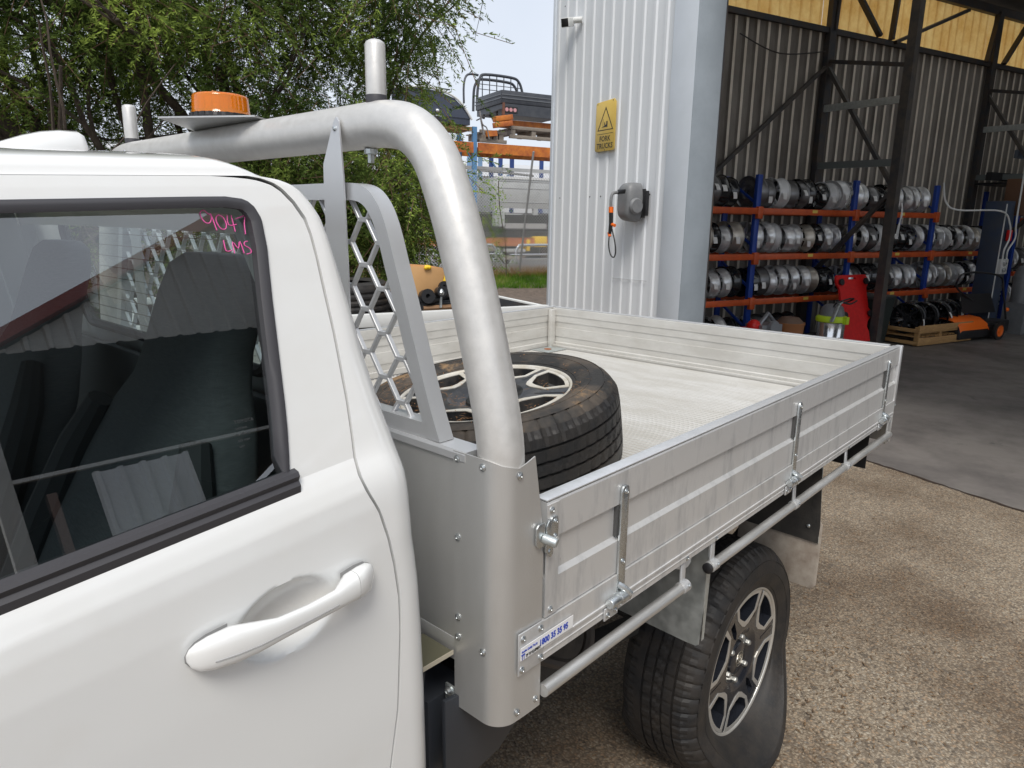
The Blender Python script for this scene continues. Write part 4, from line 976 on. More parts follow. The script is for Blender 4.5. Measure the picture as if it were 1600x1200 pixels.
# spare wheel lying in the tray
sw = thing('spare_wheel', 'dirty spare wheel with worn tyre lying flat in the front of the tray', 'wheel', (.51, .65, ZF))
nrm_ = Vector((-.141, .043, 1)).normalized(); SC_ = Vector((.517, .6535, 1.3313))
ms_ = axes(SC_, nrm_, (.9, .35, 0))
ts = tyre_mesh(.377, seed=5); ts.h = [p[2] for p in ts.v]; xfm(ts, ms_)
ts.v = [(x, y, max(z, ZF+.004)) for x, y, z in ts.v]
ta, tb_ = split_tread(ts, hmin=-.3)
so_ = ta.build('tyre', rubber_d, sw, smooth=True, angle=40, recalc=False)
tb_.build('tread', mat('worn_tread', (.013, .013, .014), .55, col2=(.034, .029, .025), scale=10, bump=.1, bscale=150), so_, smooth=True, angle=10, recalc=False)
alloy(sw, ms_, black_dusty, alloy_dusty, mat('barrel_dull', (.25, .25, .25), .5, .5), spare=True)
# torn flap of rubber on the shoulder
m = M(); 
for (ang, l) in ((-6, .055), (22, .03)):
    t = rad(ang); m = M(); m.tube([ms_ @ Vector((.345*math.cos(t+q/.34), .345*math.sin(t+q/.34), .0+.004*math.sin(q*60))) for q in (0, l*.3, l*.6, l)], [.001, .004, .004, .001], 5); m.build('torn_rubber', rubber_d, sw, smooth=True)
pass
lt = M()
for i in range(900):
    t = rl.uniform(0, 6.28); r = math.sqrt(rl.uniform(.0, 1))*.2; 
    if rl.random() < .45: t = rl.gauss(3.6, .5); r = rl.uniform(.05, .21)
    hh = dish(r)+.004 + rl.uniform(-.03, .003)
    if rl.random() < .35: r = rl.uniform(.24, .34); hh = interp(r, [(.24, .006), (.28, .022), (.33, .012)])+.002
    p = ms_ @ Vector((r*math.cos(t), r*math.sin(t), hh)); a = rl.uniform(0, 6.28); l = rl.uniform(.003, .014); w_ = .0009
    d = Vector((math.cos(a), math.sin(a), rl.uniform(-.2, .25)))*l; s_ = Vector((-math.sin(a), math.cos(a), 0))*w_
    lt.add([p-d, p-s_, p+d, p+s_], [(0, 1, 2, 3)])
tag(lt.build('leaf_litter', litter, sw, recalc=False), kind='stuff')
# ================================================================== WORKSHOP BUILDING  (u along the rack wall, v into the yard)
U0, VJ, VW = 4.38, 4.524, 7.10
shed = thing('workshop_building', 'white ribbed metal workshop with a wide open bay on its right', 'building', (U0, VW, 0), 'b')
def ribsheet(m, a0, a1, z0, z1, fixed, pitch=.222, h=.028, sgn=-1, axis='v', rib=.06, top=.03, off=.0):
    """trapezoid ribbed sheet between a0..a1 along axis; ribs stand out by h*sgn from fixed coordinate"""
    pts = []; a = a0
    while a < a1-1e-6:
        for d, k in ((0, 0), (pitch-rib-(.0), 0), (pitch-rib+(rib-top)/2, 1), (pitch-(rib-top)/2, 1)):
            if a+d <= a1: pts.append((a+d, fixed+sgn*h*k))
        a += pitch
    pts.append((a1, fixed))
    rows = []
    for z in (z0, z1): rows.append([(f, q, z) if axis == 'v' else (q, f, z) for q, f in pts])
    return m.grid(rows)
vs = [4.868, 5.60, 6.34, 7.09]
for i in range(3):
    m = M(); ribsheet(m, vs[i]+(.0 if i == 0 else .002), vs[i+1], .05, 6.2, U0+.02-.002*i, pitch=.2465/2*1.5, rib=.075, top=.04, h=.014); m.build('cladding_sheet', clad, shed, recalc=False)
m = M(); m.box(U0-.012, U0+.02, 7.085, 7.135, 0, 6.2); m.box(U0+.01, U0+.16, 7.125, 7.14, 0, 6.2); m.build('corner_flashing', flash_m, shed, bevel=.003)
m = M(); m.box(U0-.018, U0+.01, 4.527, 4.866, 0, 6.2); m.build('corner_flashing', flash_m, shed, bevel=.004)
m = M(); m.box(U0-.0165, U0+.325, VJ-.004, VJ+.0035, 0, 6.2); m.build('jamb_flashing', jamb_shade_m, shed, bevel=.0015)
m = M(); m.box(U0+.325, U0+.34, VJ-.008, VJ+.003, 0, 6.2); m.build('jamb_edge', steel_dk, shed)
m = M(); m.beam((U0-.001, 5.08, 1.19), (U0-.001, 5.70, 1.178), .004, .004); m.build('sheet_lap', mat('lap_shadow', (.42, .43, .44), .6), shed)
k = 0
scr = None
for z in (2.105, 4.35):
    v = 6.91
    while v > 4.95:
        p = (U0+.018, v, z); a = M()
        if scr is None: a.lathe([(.008, 0), (.008, .004), (.004, .006), (0, .006)], p, (-1, 0, 0), 6); scr = a.build('screw', steel_dk, shed); sp0 = p
        else:
            c = scr.copy(); COL.objects.link(c); c.location = Vector(p)-Vector(sp0)
        v -= .2225
m = M(); ribsheet(m, -3.3, VJ-.02, 5.05, 6.2, U0+.02, pitch=.185, rib=.075, top=.04); m.box(U0, U0+.2, -3.3, VJ-.02, 4.95, 5.07); m.build('front_header', clad, shed, recalc=False)
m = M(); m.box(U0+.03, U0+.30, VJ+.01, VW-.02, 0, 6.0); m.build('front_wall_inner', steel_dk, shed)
# side wall sheets and fibreglass band
u = 4.75; k = 0
while u < 21:
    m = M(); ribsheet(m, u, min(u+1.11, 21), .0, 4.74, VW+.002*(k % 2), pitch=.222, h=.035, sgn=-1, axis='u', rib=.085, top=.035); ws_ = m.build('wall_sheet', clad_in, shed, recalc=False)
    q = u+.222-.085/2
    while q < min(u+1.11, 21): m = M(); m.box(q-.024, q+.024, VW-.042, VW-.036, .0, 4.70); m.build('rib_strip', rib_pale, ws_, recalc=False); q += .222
    m = M(); ribsheet(m, u, min(u+1.11, 21)-.004, 4.74, 5.62, VW+.012*(k % 2), pitch=.222, h=.02, sgn=-1, axis='u', rib=.06, top=.03); m.build('fibreglass_sheet', skylight, shed, recalc=False)
    u += 1.11; k += 1
m = M(); m.box(4.7, 21, VW-.10, VW-.04, 4.70, 4.78); m.build('girt', steel_dk, shed)
for z in (3.2, 1.9):
    m = M(); m.box(4.7, 21, VW-.10, VW-.04, z, z+.03); 
m = M(); m.box(4.7, 21, VW-.12, VW-.03, 5.56, 5.70); m.build('eaves_beam', steel_dk, shed)
rf_ = M(); rs_ = M(); ua = 4.3  # rs_: translucent strips out of view, added to brighten the interior
for ub, kind_ in ((6.9, 0), (7.9, 1), (10.9, 0), (11.9, 1), (15.2, 0), (16.2, 1), (21, 0)):
    q_ = rs_ if kind_ else rf_
    q_.add([(ua, VW+.15, 5.72), (ub, VW+.15, 5.72), (ub, 1.9, 7.1), (ua, 1.9, 7.1)], [(0, 1, 2, 3)]); q_.add([(ua, 1.9, 7.1), (ub, 1.9, 7.1), (ub, -3.4, 5.7), (ua, -3.4, 5.7)], [(0, 1, 2, 3)]); ua = ub
rfo = rf_.build('roof', mat('roof_under', (.09, .09, .09), .8), shed, recalc=False); tag(rs_.build('added_roof_light', added_roof_sky, rfo, recalc=False), kind='stuff')
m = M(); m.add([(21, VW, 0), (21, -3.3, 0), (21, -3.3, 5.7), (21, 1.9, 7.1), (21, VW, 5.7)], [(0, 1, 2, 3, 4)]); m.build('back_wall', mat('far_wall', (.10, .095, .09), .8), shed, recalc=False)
m = M(); m.box(16.6, 21, -3.35, -3.3, 0, 5.7); m.build('end_wall', clad_in, shed)  # rest of this unseen side left open to let more daylight in
m = M(); m.add([(4.385, VJ, 6.2), (4.385, 1.9, 7.1), (4.385, -3.3, 6.2)], [(0, 1, 2)]); m.build('gable', clad, shed, recalc=False)
for u in (6.2, 10.7, 15.2, 19.0):
    m = M(); m.beam((u, 7.0, 5.62), (u, 2.0, 6.95), .06, .2); m.build('rafter', steel_dk, shed)
def column(u, full=True):
    vo, vi = 7.03, 5.645
    m = M(); m.box(u-.075, u+.075, vo-.06, vo+.03, 0, 5.62); c = m.build('wall_column', steel_dk, shed)
    m = M(); m.beam((u, vi, 0), (u, vi, 6.1), .11, .13, (0, 1, 0)); c2 = m.build('inner_column', steel_br, shed)
    segs = [((vo, 4.25), (vi+.02, 2.35)), ((vi+.02, 2.32), (vo, .9)), ((vo, 4.30), (vi+.03, 4.02)), ((vo, 4.75), (vi, 5.9)), ((vi, 4.9), (vo-.05, 5.6))]
    for (a_, b_) in segs[:3]:
        m = M(); m.beam((u, a_[0], a_[1]), (u, b_[0], b_[1]), .055, .07, (1, 0, 0)); m.build('lacing_brace', steel_dk if b_[1] > 3 else steel_br, shed)
    for z in (3.60, 2.74):
        m = M(); m.beam((u-.02, vo, z), (u-.02, vi, z-.03), .05, .10); m.build('lacing_strut', galv if z > 3 else mat('grey_steel', (.16, .18, .18), .5, .3), shed)
column(9.33); column(13.8)
m = M(); m.beam((9.25, 7.0, 4.2), (6.6, 7.0, 2.15), .05, .06, (0, 1, 0)); m.build('wall_brace', steel_br, shed)
for a_, b_ in (((9.35, 4.74), (9.38, 5.62)), ((9.45, 5.62), (10.45, 4.80)), ((10.75, 4.78), (10.8, 5.6)), ((10.85, 4.75), (12.75, 5.5)), ((13.55, 4.75), (13.72, 5.6)), ((14.1, 4.78), (14.75, 5.6))):
    m = M(); m.beam((a_[0], 6.98, a_[1]), (b_[0], 6.98, b_[1]), .05, .085, (0, 1, 0)); m.build('eaves_brace', steel_dk, shed)
m = M(); m.tube(smoothpath([(7.4, 7.0, 4.45), (8.2, 6.98, 4.28), (9.2, 6.98, 4.42)], 6), .01, 5); m.build('wall_cable', steel_dk, shed)
# security camera
sc_ = thing('security_camera', 'small white security camera high on the ribbed wall', 'camera', (U0, 6.62, 4.1), 'b')
m = M(); m.beam((4.335, 6.69, 4.12), (4.20, 6.60, 4.075), .10, .10); m.build('housing', white_p, sc_, bevel=.01)
m = M(); m.beam((4.20, 6.60, 4.075), (4.194, 6.596, 4.073), .088, .088); m.build('lens_window', blackp, sc_, bevel=.004)
m = M(); m.tube([(U0, 6.50, 4.11), (U0-.07, 6.58, 4.11)], .035, 14); m.build('mount', white_p, sc_, smooth=True, angle=40)
# fork trucks sign
sg_ = thing('warning_sign', 'yellow fork trucks warning sign on the white wall', 'sign', (U0-.02, 5.93, 2.88), 'b')
v0, v1, z0, z1, up = 6.117, 5.736, 2.603, 3.150, U0-.022
ch = .035
m = M(); pr = [(v0-ch*.6, z0), (v1+ch*.6, z0), (v1, z0+ch*.6), (v1, z1-ch), (v1+ch, z1), (v0-ch*.6, z1-.012), (v0, z1-.03), (v0, z0+ch*.4)]
m.prism(pr, (up, 0, 0), (0, 1, 0), (0, 0, 1), (-.003, 0, 0)); m.build('board', sign_y, sg_, bevel=.0008)
ux = up-.0042; vc = (v0+v1)/2
def tri(s): 
    b = z0+.225; return [(vc+.150*s, b+.0-(s-1)*.066), (vc-.150*s, b-(s-1)*.066), (vc, b+.255*s-(s-1)*.066)]
m = M(); m.plate([tri(1.0), tri(.87)], lambda x, y, h: (ux+(-h), x, y), .0004); m.build('warning_triangle', ink, sg_)
m = M(); bz = z0+.225
for q in ([(vc+.045, bz+.035), (vc-.040, bz+.035), (vc-.040, bz+.095), (vc-.018, bz+.098), (vc-.015, bz+.060), (vc+.005, bz+.060), (vc+.007, bz+.088), (vc+.020, bz+.088), (vc+.022, bz+.046), (vc+.045, bz+.042)], [(vc+.048, bz+.030), (vc+.050, bz+.125), (vc+.044, bz+.125), (vc+.043, bz+.030)], [(vc+.070, bz+.030), (vc+.05, bz+.030), (vc+.05, bz+.035), (vc+.070, bz+.035)]):
    m.prism(q, (ux, 0, 0), (0, 1, 0), (0, 0, 1), (-.0004, 0, 0))
m.build('forklift_symbol', ink, sg_)
m = M(); m.box(ux-.0004, ux, vc-.15, vc+.15, z0+.186, z0+.190); m.build('rule_line', ink, sg_)
text('FORK', .082, (ux-.0004, vc, z0+.108), (0, -1, 0), (0, 0, 1), ink, 'lettering', sg_, .0006, .001, 'CENTER', 1.)
text('TRUCKS', .082, (ux-.0004, vc, z0+.030), (0, -1, 0), (0, 0, 1), ink, 'lettering', sg_, .0006, .001, 'CENTER', 1.)
rivets('screw', [(up-.003, v0-.025, z0+.012), (up-.003, vc, z0+.012), (up-.003, v1+.06, z1-.015), (up-.003, v0-.03, z1-.03)], .006, (-1, 0, 0), sg_, steel_dk)
# hose reel
hr = thing('hose_reel', 'grey wall mounted hose reel with orange fittings', 'hose reel', (U0-.1, 5.28, 2.0), 'b')
m = M(); rows = []
for q in range(9):
    t = q/8; dep = [.0, .02, .05, .085, .12, .15, .172, .183, .186][q]; sc = [1, 1, 1, .99, .96, .90, .80, .64, .50][q]; row = []
    for j in range(28):
        a = 2*math.pi*j/28; c, s = math.cos(a), math.sin(a); c = math.copysign(abs(c)**.55, c); s = math.copysign(abs(s)**.7, s)
        row.append((U0-.05-dep, 5.275+.125*sc*c, 2.02+.205*sc*s+.01*t))
    rows.append(row)
m.grid(rows, closed=True); m.f.append(tuple(8*28+j for j in range(28))); m.build('housing', grey_p, hr, smooth=True, angle=60)
m = M(); m.box(U0-.06, U0-.02, 5.14, 5.20, 1.86, 2.16); m.box(U0-.05, U0-.01, 5.10, 5.25, 1.88, 2.14); m.build('wall_bracket', blackp, hr, bevel=.008)
m = M(); m.lathe([(0, .0), (.07, 0), (.085, -.02), (.085, -.03)], (U0-.15, 5.115, 1.98), (0, -1, 0), 24); m.build('side_cap', grey_p, hr, smooth=True)
m = M(); m.box(U0-.238, U0-.20, 5.22, 5.37, 2.10, 2.155); m.build('hose_slot', blackp, hr, bevel=.012)
m = M(); m.tube(smoothpath([(U0-.225, 5.36, 2.125), (U0-.29, 5.37, 2.11), (U0-.315, 5.365, 2.04), (U0-.31, 5.36, 1.90)], 4), .017, 10); m.build('hose', grey_p, hr, smooth=True)
m = M(); m.tube([(U0-.312, 5.362, 1.97), (U0-.312, 5.36, 1.91)], .026, 12); m.tube([(U0-.305, 5.352, 1.79), (U0-.305, 5.29, 1.775)], .018, 8); m.tube([(U0-.305, 5.39, 1.70), (U0-.305, 5.37, 1.66)], .018, 8); m.build('hose_connector', orange_p, hr, smooth=True)
m = M(); m.tube([(U0-.311, 5.36, 1.91), (U0-.309, 5.355, 1.80), (U0-.305, 5.375, 1.69)], [.023, .023, .018], 10)
m.tube(smoothpath([(U0-.305, 5.36, 1.78), (U0-.30, 5.39, 1.66), (U0-.295, 5.395, 1.55), (U0-.29, 5.36, 1.46), (U0-.29, 5.30, 1.44), (U0-.29, 5.275, 1.50), (U0-.295, 5.29, 1.60), (U0-.30, 5.345, 1.74)], 5), .0075, 6); m.build('hose_tail', blackp, hr, smooth=True)

# ------------------------------------------------------------------ wheel racks
VR = 6.40; DEP = .62
UP = [5.30, 7.42, 9.555, 11.685, 13.80]; SH = [(.745, 5.3, 13.8), (1.395, 5.3, 13.8), (2.04, 5.3, 11.685)]
rk = thing('wheel_rack', 'long blue and orange pallet rack full of wheel rims inside the workshop', 'rack', (9.5, VR, 0), 'b')
for i, u in enumerate(UP):
    h = 2.50 if i < 4 else 1.80
    for v in (VR, VR+DEP):
        m = M(); m.box(u-.045, u+.045, v, v+.06, .008, h); m.build('upright', rack_b, rk, bevel=.004)
    for z in (.3, .9, 1.5, 2.1):
        if z < h-.2: m = M(); m.beam((u, VR+.03, z), (u, VR+DEP, z+.35), .03, .03); m.build('upright_brace', rack_b, rk)
def tagset(u, z):
    m = M(); m.box(u-.055, u+.055, VR-.050, VR-.0475, z-.052, z-.008); return m.build('load_tag', lab_y, rk)
for z, a_, b_ in SH:
    for i in range(len(UP)-1):
        if UP[i] < a_-.01 or UP[i+1] > b_+.01: continue
        for v in (VR-.047, VR+DEP+.02):
            m = M(); m.box(UP[i]+.047, UP[i+1]-.047, v, v+.045, z-.085, z); m.build('shelf_beam', rack_o, rk, bevel=.005)
            if v < VR: tagset(UP[i]+1.15, z)
    for u in UP:
        if a_-.01 <= u <= b_+.01:
            m = M(); m.box(u-.05, u+.05, VR-.055, VR-.002, z-.15, z+.02); m.build('beam_connector', rack_o, rk, bevel=.004)
# rims
def rim_mats():
    return dict(silver=mat('rim_silver', (.80, .81, .82), .30, .6, col2=(.55, .56, .57), scale=9), black=mat('rim_black', (.022, .023, .026), .2, .3, coat=.5), dark=mat('rim_dark_grey', (.19, .19, .195), .32, .7),
                white=mat('rim_white', (.66, .67, .68), .35, .2), bronze=mat('rim_champagne', (.56, .52, .46), .35, .7))
RM = rim_mats(); protos = {}
def rim_proto(kind, mt, R, Wd):
    key = (kind, mt.name, R, Wd)
    if key in protos: return protos[key]
    m = M(); m.lathe([(R, 0), (R, .006), (R-.010, .010), (R-.012, .03), (R-.030, .045), (R-.034, Wd*.45), (R-.020, Wd*.6), (R-.016, Wd-.02), (R-.010, Wd-.01), (R, Wd-.006), (R, Wd), (R-.008, Wd), (R-.03, Wd-.03), (R-.046, Wd*.45), (R-.036, .05), (R-.02, .02), (R-.008, 0), (R, 0)], (0, 0, 0), (1, 0, 0), 40)
    meb = mesh_of(m, 'barrel', mt)
    f = M()
    if kind == 'steel':
        f.lathe([(R-.022, .03), (R-.06, .035), (R-.085, .015), (.10, .012), (.085, .03), (.035, .03), (.035, .04)], (0, 0, 0), (1, 0, 0), 40); 
        for k in range(12):
            t = 2*math.pi*k/12; f.lathe([(0, .020), (.015, .0195), (.0165, .026)], (0, (R-.07)*math.cos(t), (R-.07)*math.sin(t)), (1, 0, 0), 8)
    else:
        ns = 5 if kind == 'five' else 8
        for k in range(ns):
            for d in ((-.16, .16) if kind == 'five' else (0,)):
                t = 2*math.pi*k/ns
                for s in (1,):
                    p0 = (.035, .055*math.cos(t+d*.6), .055*math.sin(t+d*.6)); p1 = (.012, (R-.016)*math.cos(t+d), (R-.016)*math.sin(t+d)); f.beam(p0, p1, .030 if kind == 'five' else .04, .028, (1, 0, 0))
        f.lathe([(.075, .055), (.075, .03), (.065, .022), (.04, .022), (.036, .028), (0, .028)], (0, 0, 0), (1, 0, 0), 20)
    mef = mesh_of(f, 'face', mt)
    l = M(); n = 6
    rows = []
    for t in (-.18, .0, .18):
        a = rad(205)+t*1.2; rows.append([(x, (R-.004)*1*math.sin(a)*-1, (R-.004)*math.cos(a)*-1) for x in (Wd*.28, Wd*.72)])
    protos[key] = (meb, mef); return protos[key]
def mesh_of(m, name, mt):
    me = bpy.data.meshes.new(name); me.from_pydata(m.v, [], m.f); bm = bmesh.new(); bm.from_mesh(me); bmesh.ops.remove_doubles(bm, verts=bm.verts, dist=1e-6); bmesh.ops.recalc_face_normals(bm, faces=bm.faces); bm.to_mesh(me); bm.free()
    me.materials.append(mt); me.shade_smooth(); me.set_sharp_from_angle(angle=rad(38)); return me
lm = M(); rows = []
for a in (-.22, -.07, .07, .22): rows.append([(x, -math.cos(a+.1)*.228, math.sin(a-.28)*.228) for x in (.06, .135)])
lm.grid(rows); label_me = mesh_of(lm, 'label', paper)
ORD = ['first', 'second', 'third', 'fourth', 'fifth', 'sixth', 'seventh', 'eighth', 'ninth', 'tenth', 'eleventh', 'twelfth', 'thirteenth', 'fourteenth', 'fifteenth', 'sixteenth', 'seventeenth', 'eighteenth', 'nineteenth', 'twentieth', 'twenty-first', 'twenty-second', 'twenty-third', 'twenty-fourth', 'twenty-fifth', 'twenty-sixth', 'twenty-seventh', 'twenty-eighth', 'twenty-ninth', 'thirtieth']
rr = random.Random(11)
COLN = {'S': ('silver', 'silver'), 'K': ('black', 'black'), 'D': ('dark', 'dark grey'), 'W': ('white', 'white'), 'B': ('bronze', 'champagne')}
def place_rim(u, v, z, c, label, group, R=None, yaw=None, lab=True, tilt=0, kind=None):
    kind = kind or rr.choice(['steel', 'five', 'eight'] if c in 'KDW' else ['five', 'eight', 'eight'])
    R = R or rr.choice([.205, .215, .225, .23]); Wd = rr.choice([.19, .205, .215])
    meb, mef = rim_proto(kind, RM[COLN[c][0]], R, Wd)
    o = bpy.data.objects.new('road_wheel' if kind == 'steel' else 'alloy_wheel', None); COL.objects.link(o); o.empty_display_size = .1
    o.location = b2w(u, v, z+R); y = rr.uniform(-.10, .10) if yaw is None else yaw
    o.rotation_euler = (rr.uniform(0, 6.28)*0, tilt+rr.uniform(-.05, .03), BANG+y); o['label'] = label; o['category'] = 'wheel rim'; o['group'] = group
    spin = rr.uniform(0, 6.28)
    y += 0
    for nm, me in (('barrel', meb), ('face', mef)):
        c_ = bpy.data.objects.new(nm, me); COL.objects.link(c_); c_.parent = o; c_.rotation_euler = (spin, 0, 0)
    if lab:
        c_ = bpy.data.objects.new('label', label_me); COL.objects.link(c_); c_.parent = o; s_ = R/.225; c_.scale = (1, s_, s_); c_.rotation_euler = (rr.uniform(-.45, .15), 0, 0)
    return o
BAYN = ['first', 'second', 'third', 'fourth']
rowpat = [('top', 2.04, ['KKKKDKK', 'DDWDDKKWW', 'SSDKKSSSS']), ('middle', 1.395, ['SSDSSBKSB', 'SSWSSBKSS', 'BSDWKKKKS', 'SSWKSSBSK']), ('lower', .745, ['SSDSSDSSK', 'KDSSSSBKK', 'SDKKSDSSS', 'SSSBSSKSK']), ('bottom', .02, ['DKDSKDKSK', 'SDDKK', 'KKKDKKK', 'KDKKSKK'])]
for rn, z, bays in rowpat:
    for bi, pat in enumerate(bays):
        ua, ub = UP[bi]+.06, UP[bi+1]-.10; st_ = (ub-ua)/9; u = ua
        if rn == 'top' and bi == 0: u = ua+.35
        for i, c in enumerate(pat):
            place_rim(u, VR+.30+rr.uniform(-.04, .04), z, c, f'{COLN[c][1]} wheel rim, {ORD[i]} from the left on the {rn} shelf, {BAYN[bi]} rack bay', 'wheel rims stored on the workshop racks', lab=rr.random() < .85)
            u += st_*rr.uniform(.93, 1.07)
            if rn == 'top' and bi == 1 and i == 7: u += .05
# second rack at the far right
rk2 = thing('wheel_rack', 'shorter rack of rims far right behind the blue column', 'rack', (16, 6.5, 0), 'b')
for u in (14.35, 16.5):
    for v in (VR, VR+DEP): m = M(); m.box(u-.045, u+.045, v, v+.06, .008, 2.5); m.build('upright', rack_b, rk2)
for z in (.30, 1.0, 2.0):
    m = M(); m.box(14.40, 16.45, VR-.047, VR, z-.085, z); m.build('shelf_beam', rack_o, rk2, bevel=.004)
for z, cs in ((.30, 'SKSKDSK'), (1.0, 'SDSKSKD')):
    for i, c in enumerate(cs): place_rim(14.55+i*.27, VR+.3, z, c, f'{COLN[c][1]} wheel rim, {ORD[i]} from the left on the {"lower" if z < .5 else "upper"} shelf of the far rack', 'wheel rims stored on the workshop racks')
rk3 = thing('wall_shelf', 'dark steel shelf brackets high on the wall beside the far rack', 'shelf', (13.6, 6.8, 2.3), 'b')
for z in (3.05, 2.42):
    m = M(); m.box(13.75, 16.0, 6.3, 6.36, z, z+.14); m.build('shelf_rail', galv if z < 2.6 else mat('blue_grey_steel', (.09, .11, .14), .5), rk3)
m = M(); m.box(13.75, 16.0, 6.36, 7.0, 2.60, 2.64); m.box(13.4, 16, 6.5, 6.6, 2.66, 2.80); m.build('shelf_board', blackp, rk3)
# tape tied on the rack, cable from the inner column
tp = M()
for k in range(7): tp.tube(smoothpath([(9.30+rr.uniform(-.04, .04), VR-.06, 2.42), (9.32+rr.uniform(-.06, .06), VR-.09, 2.28), (9.28+rr.uniform(-.07, .07), VR-.06, 2.12)], 3), .006, 4)
tag(tp.build('steel_strapping', chrome, None, base=(9.3, VR, 2.1), frame='b'), 'loose bundle of shiny strapping hanging at the rack upright', 'strapping')
tp = M()
for k in range(6): tp.tube(smoothpath([(9.36+rr.uniform(-.015, .015), 5.52, 2.14), (9.37+rr.uniform(-.02, .02), 5.5, 1.98), (9.345+rr.uniform(-.03, .03), 5.51, 1.82), (9.33+rr.uniform(-.03, .03), 5.51, 1.66)], 3), .005, 4)
tag(tp.build('cable_tie_bundle', white_p, None, base=(9.36, 5.52, 1.7), frame='b'), 'bunch of white cable ties hanging on the brown inner column', 'cable ties')
# red creeper board
cr_ = thing('mechanic_creeper', 'bright red mechanic creeper board leaning upright against the rack', 'creeper', (8.9, 5.8, 0), 'b')
m = M(); pr = [(.02, 0), (.50, 0), (.50, .15), (.47, .22), (.50, .30), (.56, .36), (.58, .45), (.54, .50), (.54, .80), (.58, .86), (.58, .96), (.55, 1.0), (.03, 1.0), (0, .97), (.0, .86), (.04, .80), (.04, .50), (0, .45), (0, .36), (.06, .30), (.06, .22), (.02, .15)]
slot = [(.22, .935), (.36, .935), (.36, .965), (.22, .965)]
def cfn(x, y, h): return (8.58+x*1.22+y*.06, 5.62+y*.30-h, .12+y*.97)
m.plate([pr, slot], cfn, .035); m.build('board', red_p, cr_, smooth=True, angle=30)
for x, y in ((.52, .90), (.53, .41), (.06, .90), (.06, .41)):
    m = M(); c = cfn(x, y, 0); m.lathe([(0, 0), (.045, 0), (.05, .01), (.05, .03), (.0, .03)], (c[0], c[1]-.01, c[2]), (0, -1, .3), 14); m.build('caster', blackp, cr_, smooth=True, angle=40)
m = M(); m.lathe([(.0, 0), (.03, 0), (.03, .04)], cfn(.52, .90, .01), (0, -1, 0), 8)
# wet and dry vacuum
vc_ = thing('shop_vacuum', 'stainless drum vacuum with lime green collar and black hose', 'vacuum', (8.25, 5.55, 0), 'b')
c = (8.22, 5.6, 0)
m = M(); m.lathe([(0, .06), (.17, .06), (.185, .09), (.18, .25), (.187, .26), (.18, .27), (.19, .46), (.20, .47)], c, (0, 0, 1), 32); m.build('drum', chrome, vc_, smooth=True, angle=40)
m = M(); m.lathe([(.20, .47), (.215, .48), (.215, .53), (.20, .55), (.17, .56)], c, (0, 0, 1), 32); m.box(c[0]-.03, c[0]+.03, c[1]-.26, c[1]-.2, .46, .56); m.build('collar', lime, vc_, smooth=True, angle=40)
m = M(); m.lathe([(.17, .55), (.165, .60), (.14, .68), (.09, .72), (0, .725)], c, (0, 0, 1), 24); m.build('motor_head', grey_p, vc_, smooth=True)
m = M(); m.tube(smoothpath([(8.1, 5.5, .70), (8.05, 5.42, .76), (8.2, 5.35, .82), (8.4, 5.42, .80), (8.38, 5.55, .74), (8.15, 5.5, .78), (8.3, 5.4, .74), (8.45, 5.4, .78)], 5), .012, 6); m.build('power_cord', blackp, vc_, smooth=True)
m = M(); m.beam((8.13, 5.45, .72), (7.98, 5.42, .50), .02, .05, (0, 1, 0)); m.beam((8.13, 5.45, .73), (8.2, 5.45, .77), .02, .05, (0, 1, 0)); m.build('hose_handle', galv, vc_, bevel=.005)
for t in (0, 1.57, 3.14, 4.7): m = M(); m.sphere((c[0]+.16*math.cos(t), c[1]+.16*math.sin(t), .035), .035, 10, 6); m.build('caster', blackp, vc_, smooth=True)
# floor machines left of the vacuum
fm = thing('trolley_jack', 'small red and grey machine behind the tray top edge', 'machine', (7.35, 6.0, 0), 'b')
m = M(); m.box(6.95, 7.10, 5.85, 6.1, .25, .40); m.sphere((7.05, 5.95, .42), .10); m.build('red_cover', red_p, fm, smooth=True)
m = M(); m.box(7.05, 7.45, 5.8, 6.1, .10, .45); m.tube([(7.1, 5.9, .45), (7.25, 5.9, .60), (7.42, 5.9, .45)], .03, 8); m.lathe([(0, 0), (.09, 0), (.09, .05), (0, .05)], (7.25, 5.8, .42), (0, -1, 0), 16); m.build('motor', mat('motor_grey', (.30, .31, .33), .4, .4), fm, smooth=True, angle=40)
og = thing('storage_tub', 'dark orange tub beside the vacuum on the workshop floor', 'tub', (7.75, 5.85, 0), 'b')
m = M(); m.lathe([(0, .02), (.17, .02), (.20, .42), (.21, .42), (.21, .45), (.18, .45)], (7.72, 5.9, 0), (0, 0, 1), 20); m.build('tub_body', mat('dull_orange', (.35, .14, .05), .6), og, smooth=True, angle=40)
m = M(); m.lathe([(.19, .45), (.12, .52), (0, .54)], (7.72, 5.9, 0), (0, 0, 1), 20); m.build('tub_lid', mat('brown_lid', (.16, .10, .07), .5), og, smooth=True)
bn = thing('waste_bin', 'black bin standing behind the brown inner column', 'bin', (9.9, 5.7, 0), 'b')
m = M(); m.grid([[(9.42, 5.80, .02), (9.82, 5.80, .02), (9.82, 6.2, .02), (9.42, 6.2, .02)], [(9.38, 5.76, .72), (9.88, 5.76, .72), (9.88, 6.26, .72), (9.38, 6.26, .72)]], closed=True); m.build('bin_body', mat('bin_green_black', (.022, .030, .027), .5), bn)
m = M(); m.box(9.36, 9.90, 5.74, 6.28, .72, .77); m.build('bin_lid', mat('bin_lid', (.05, .055, .055), .4), bn, bevel=.02)
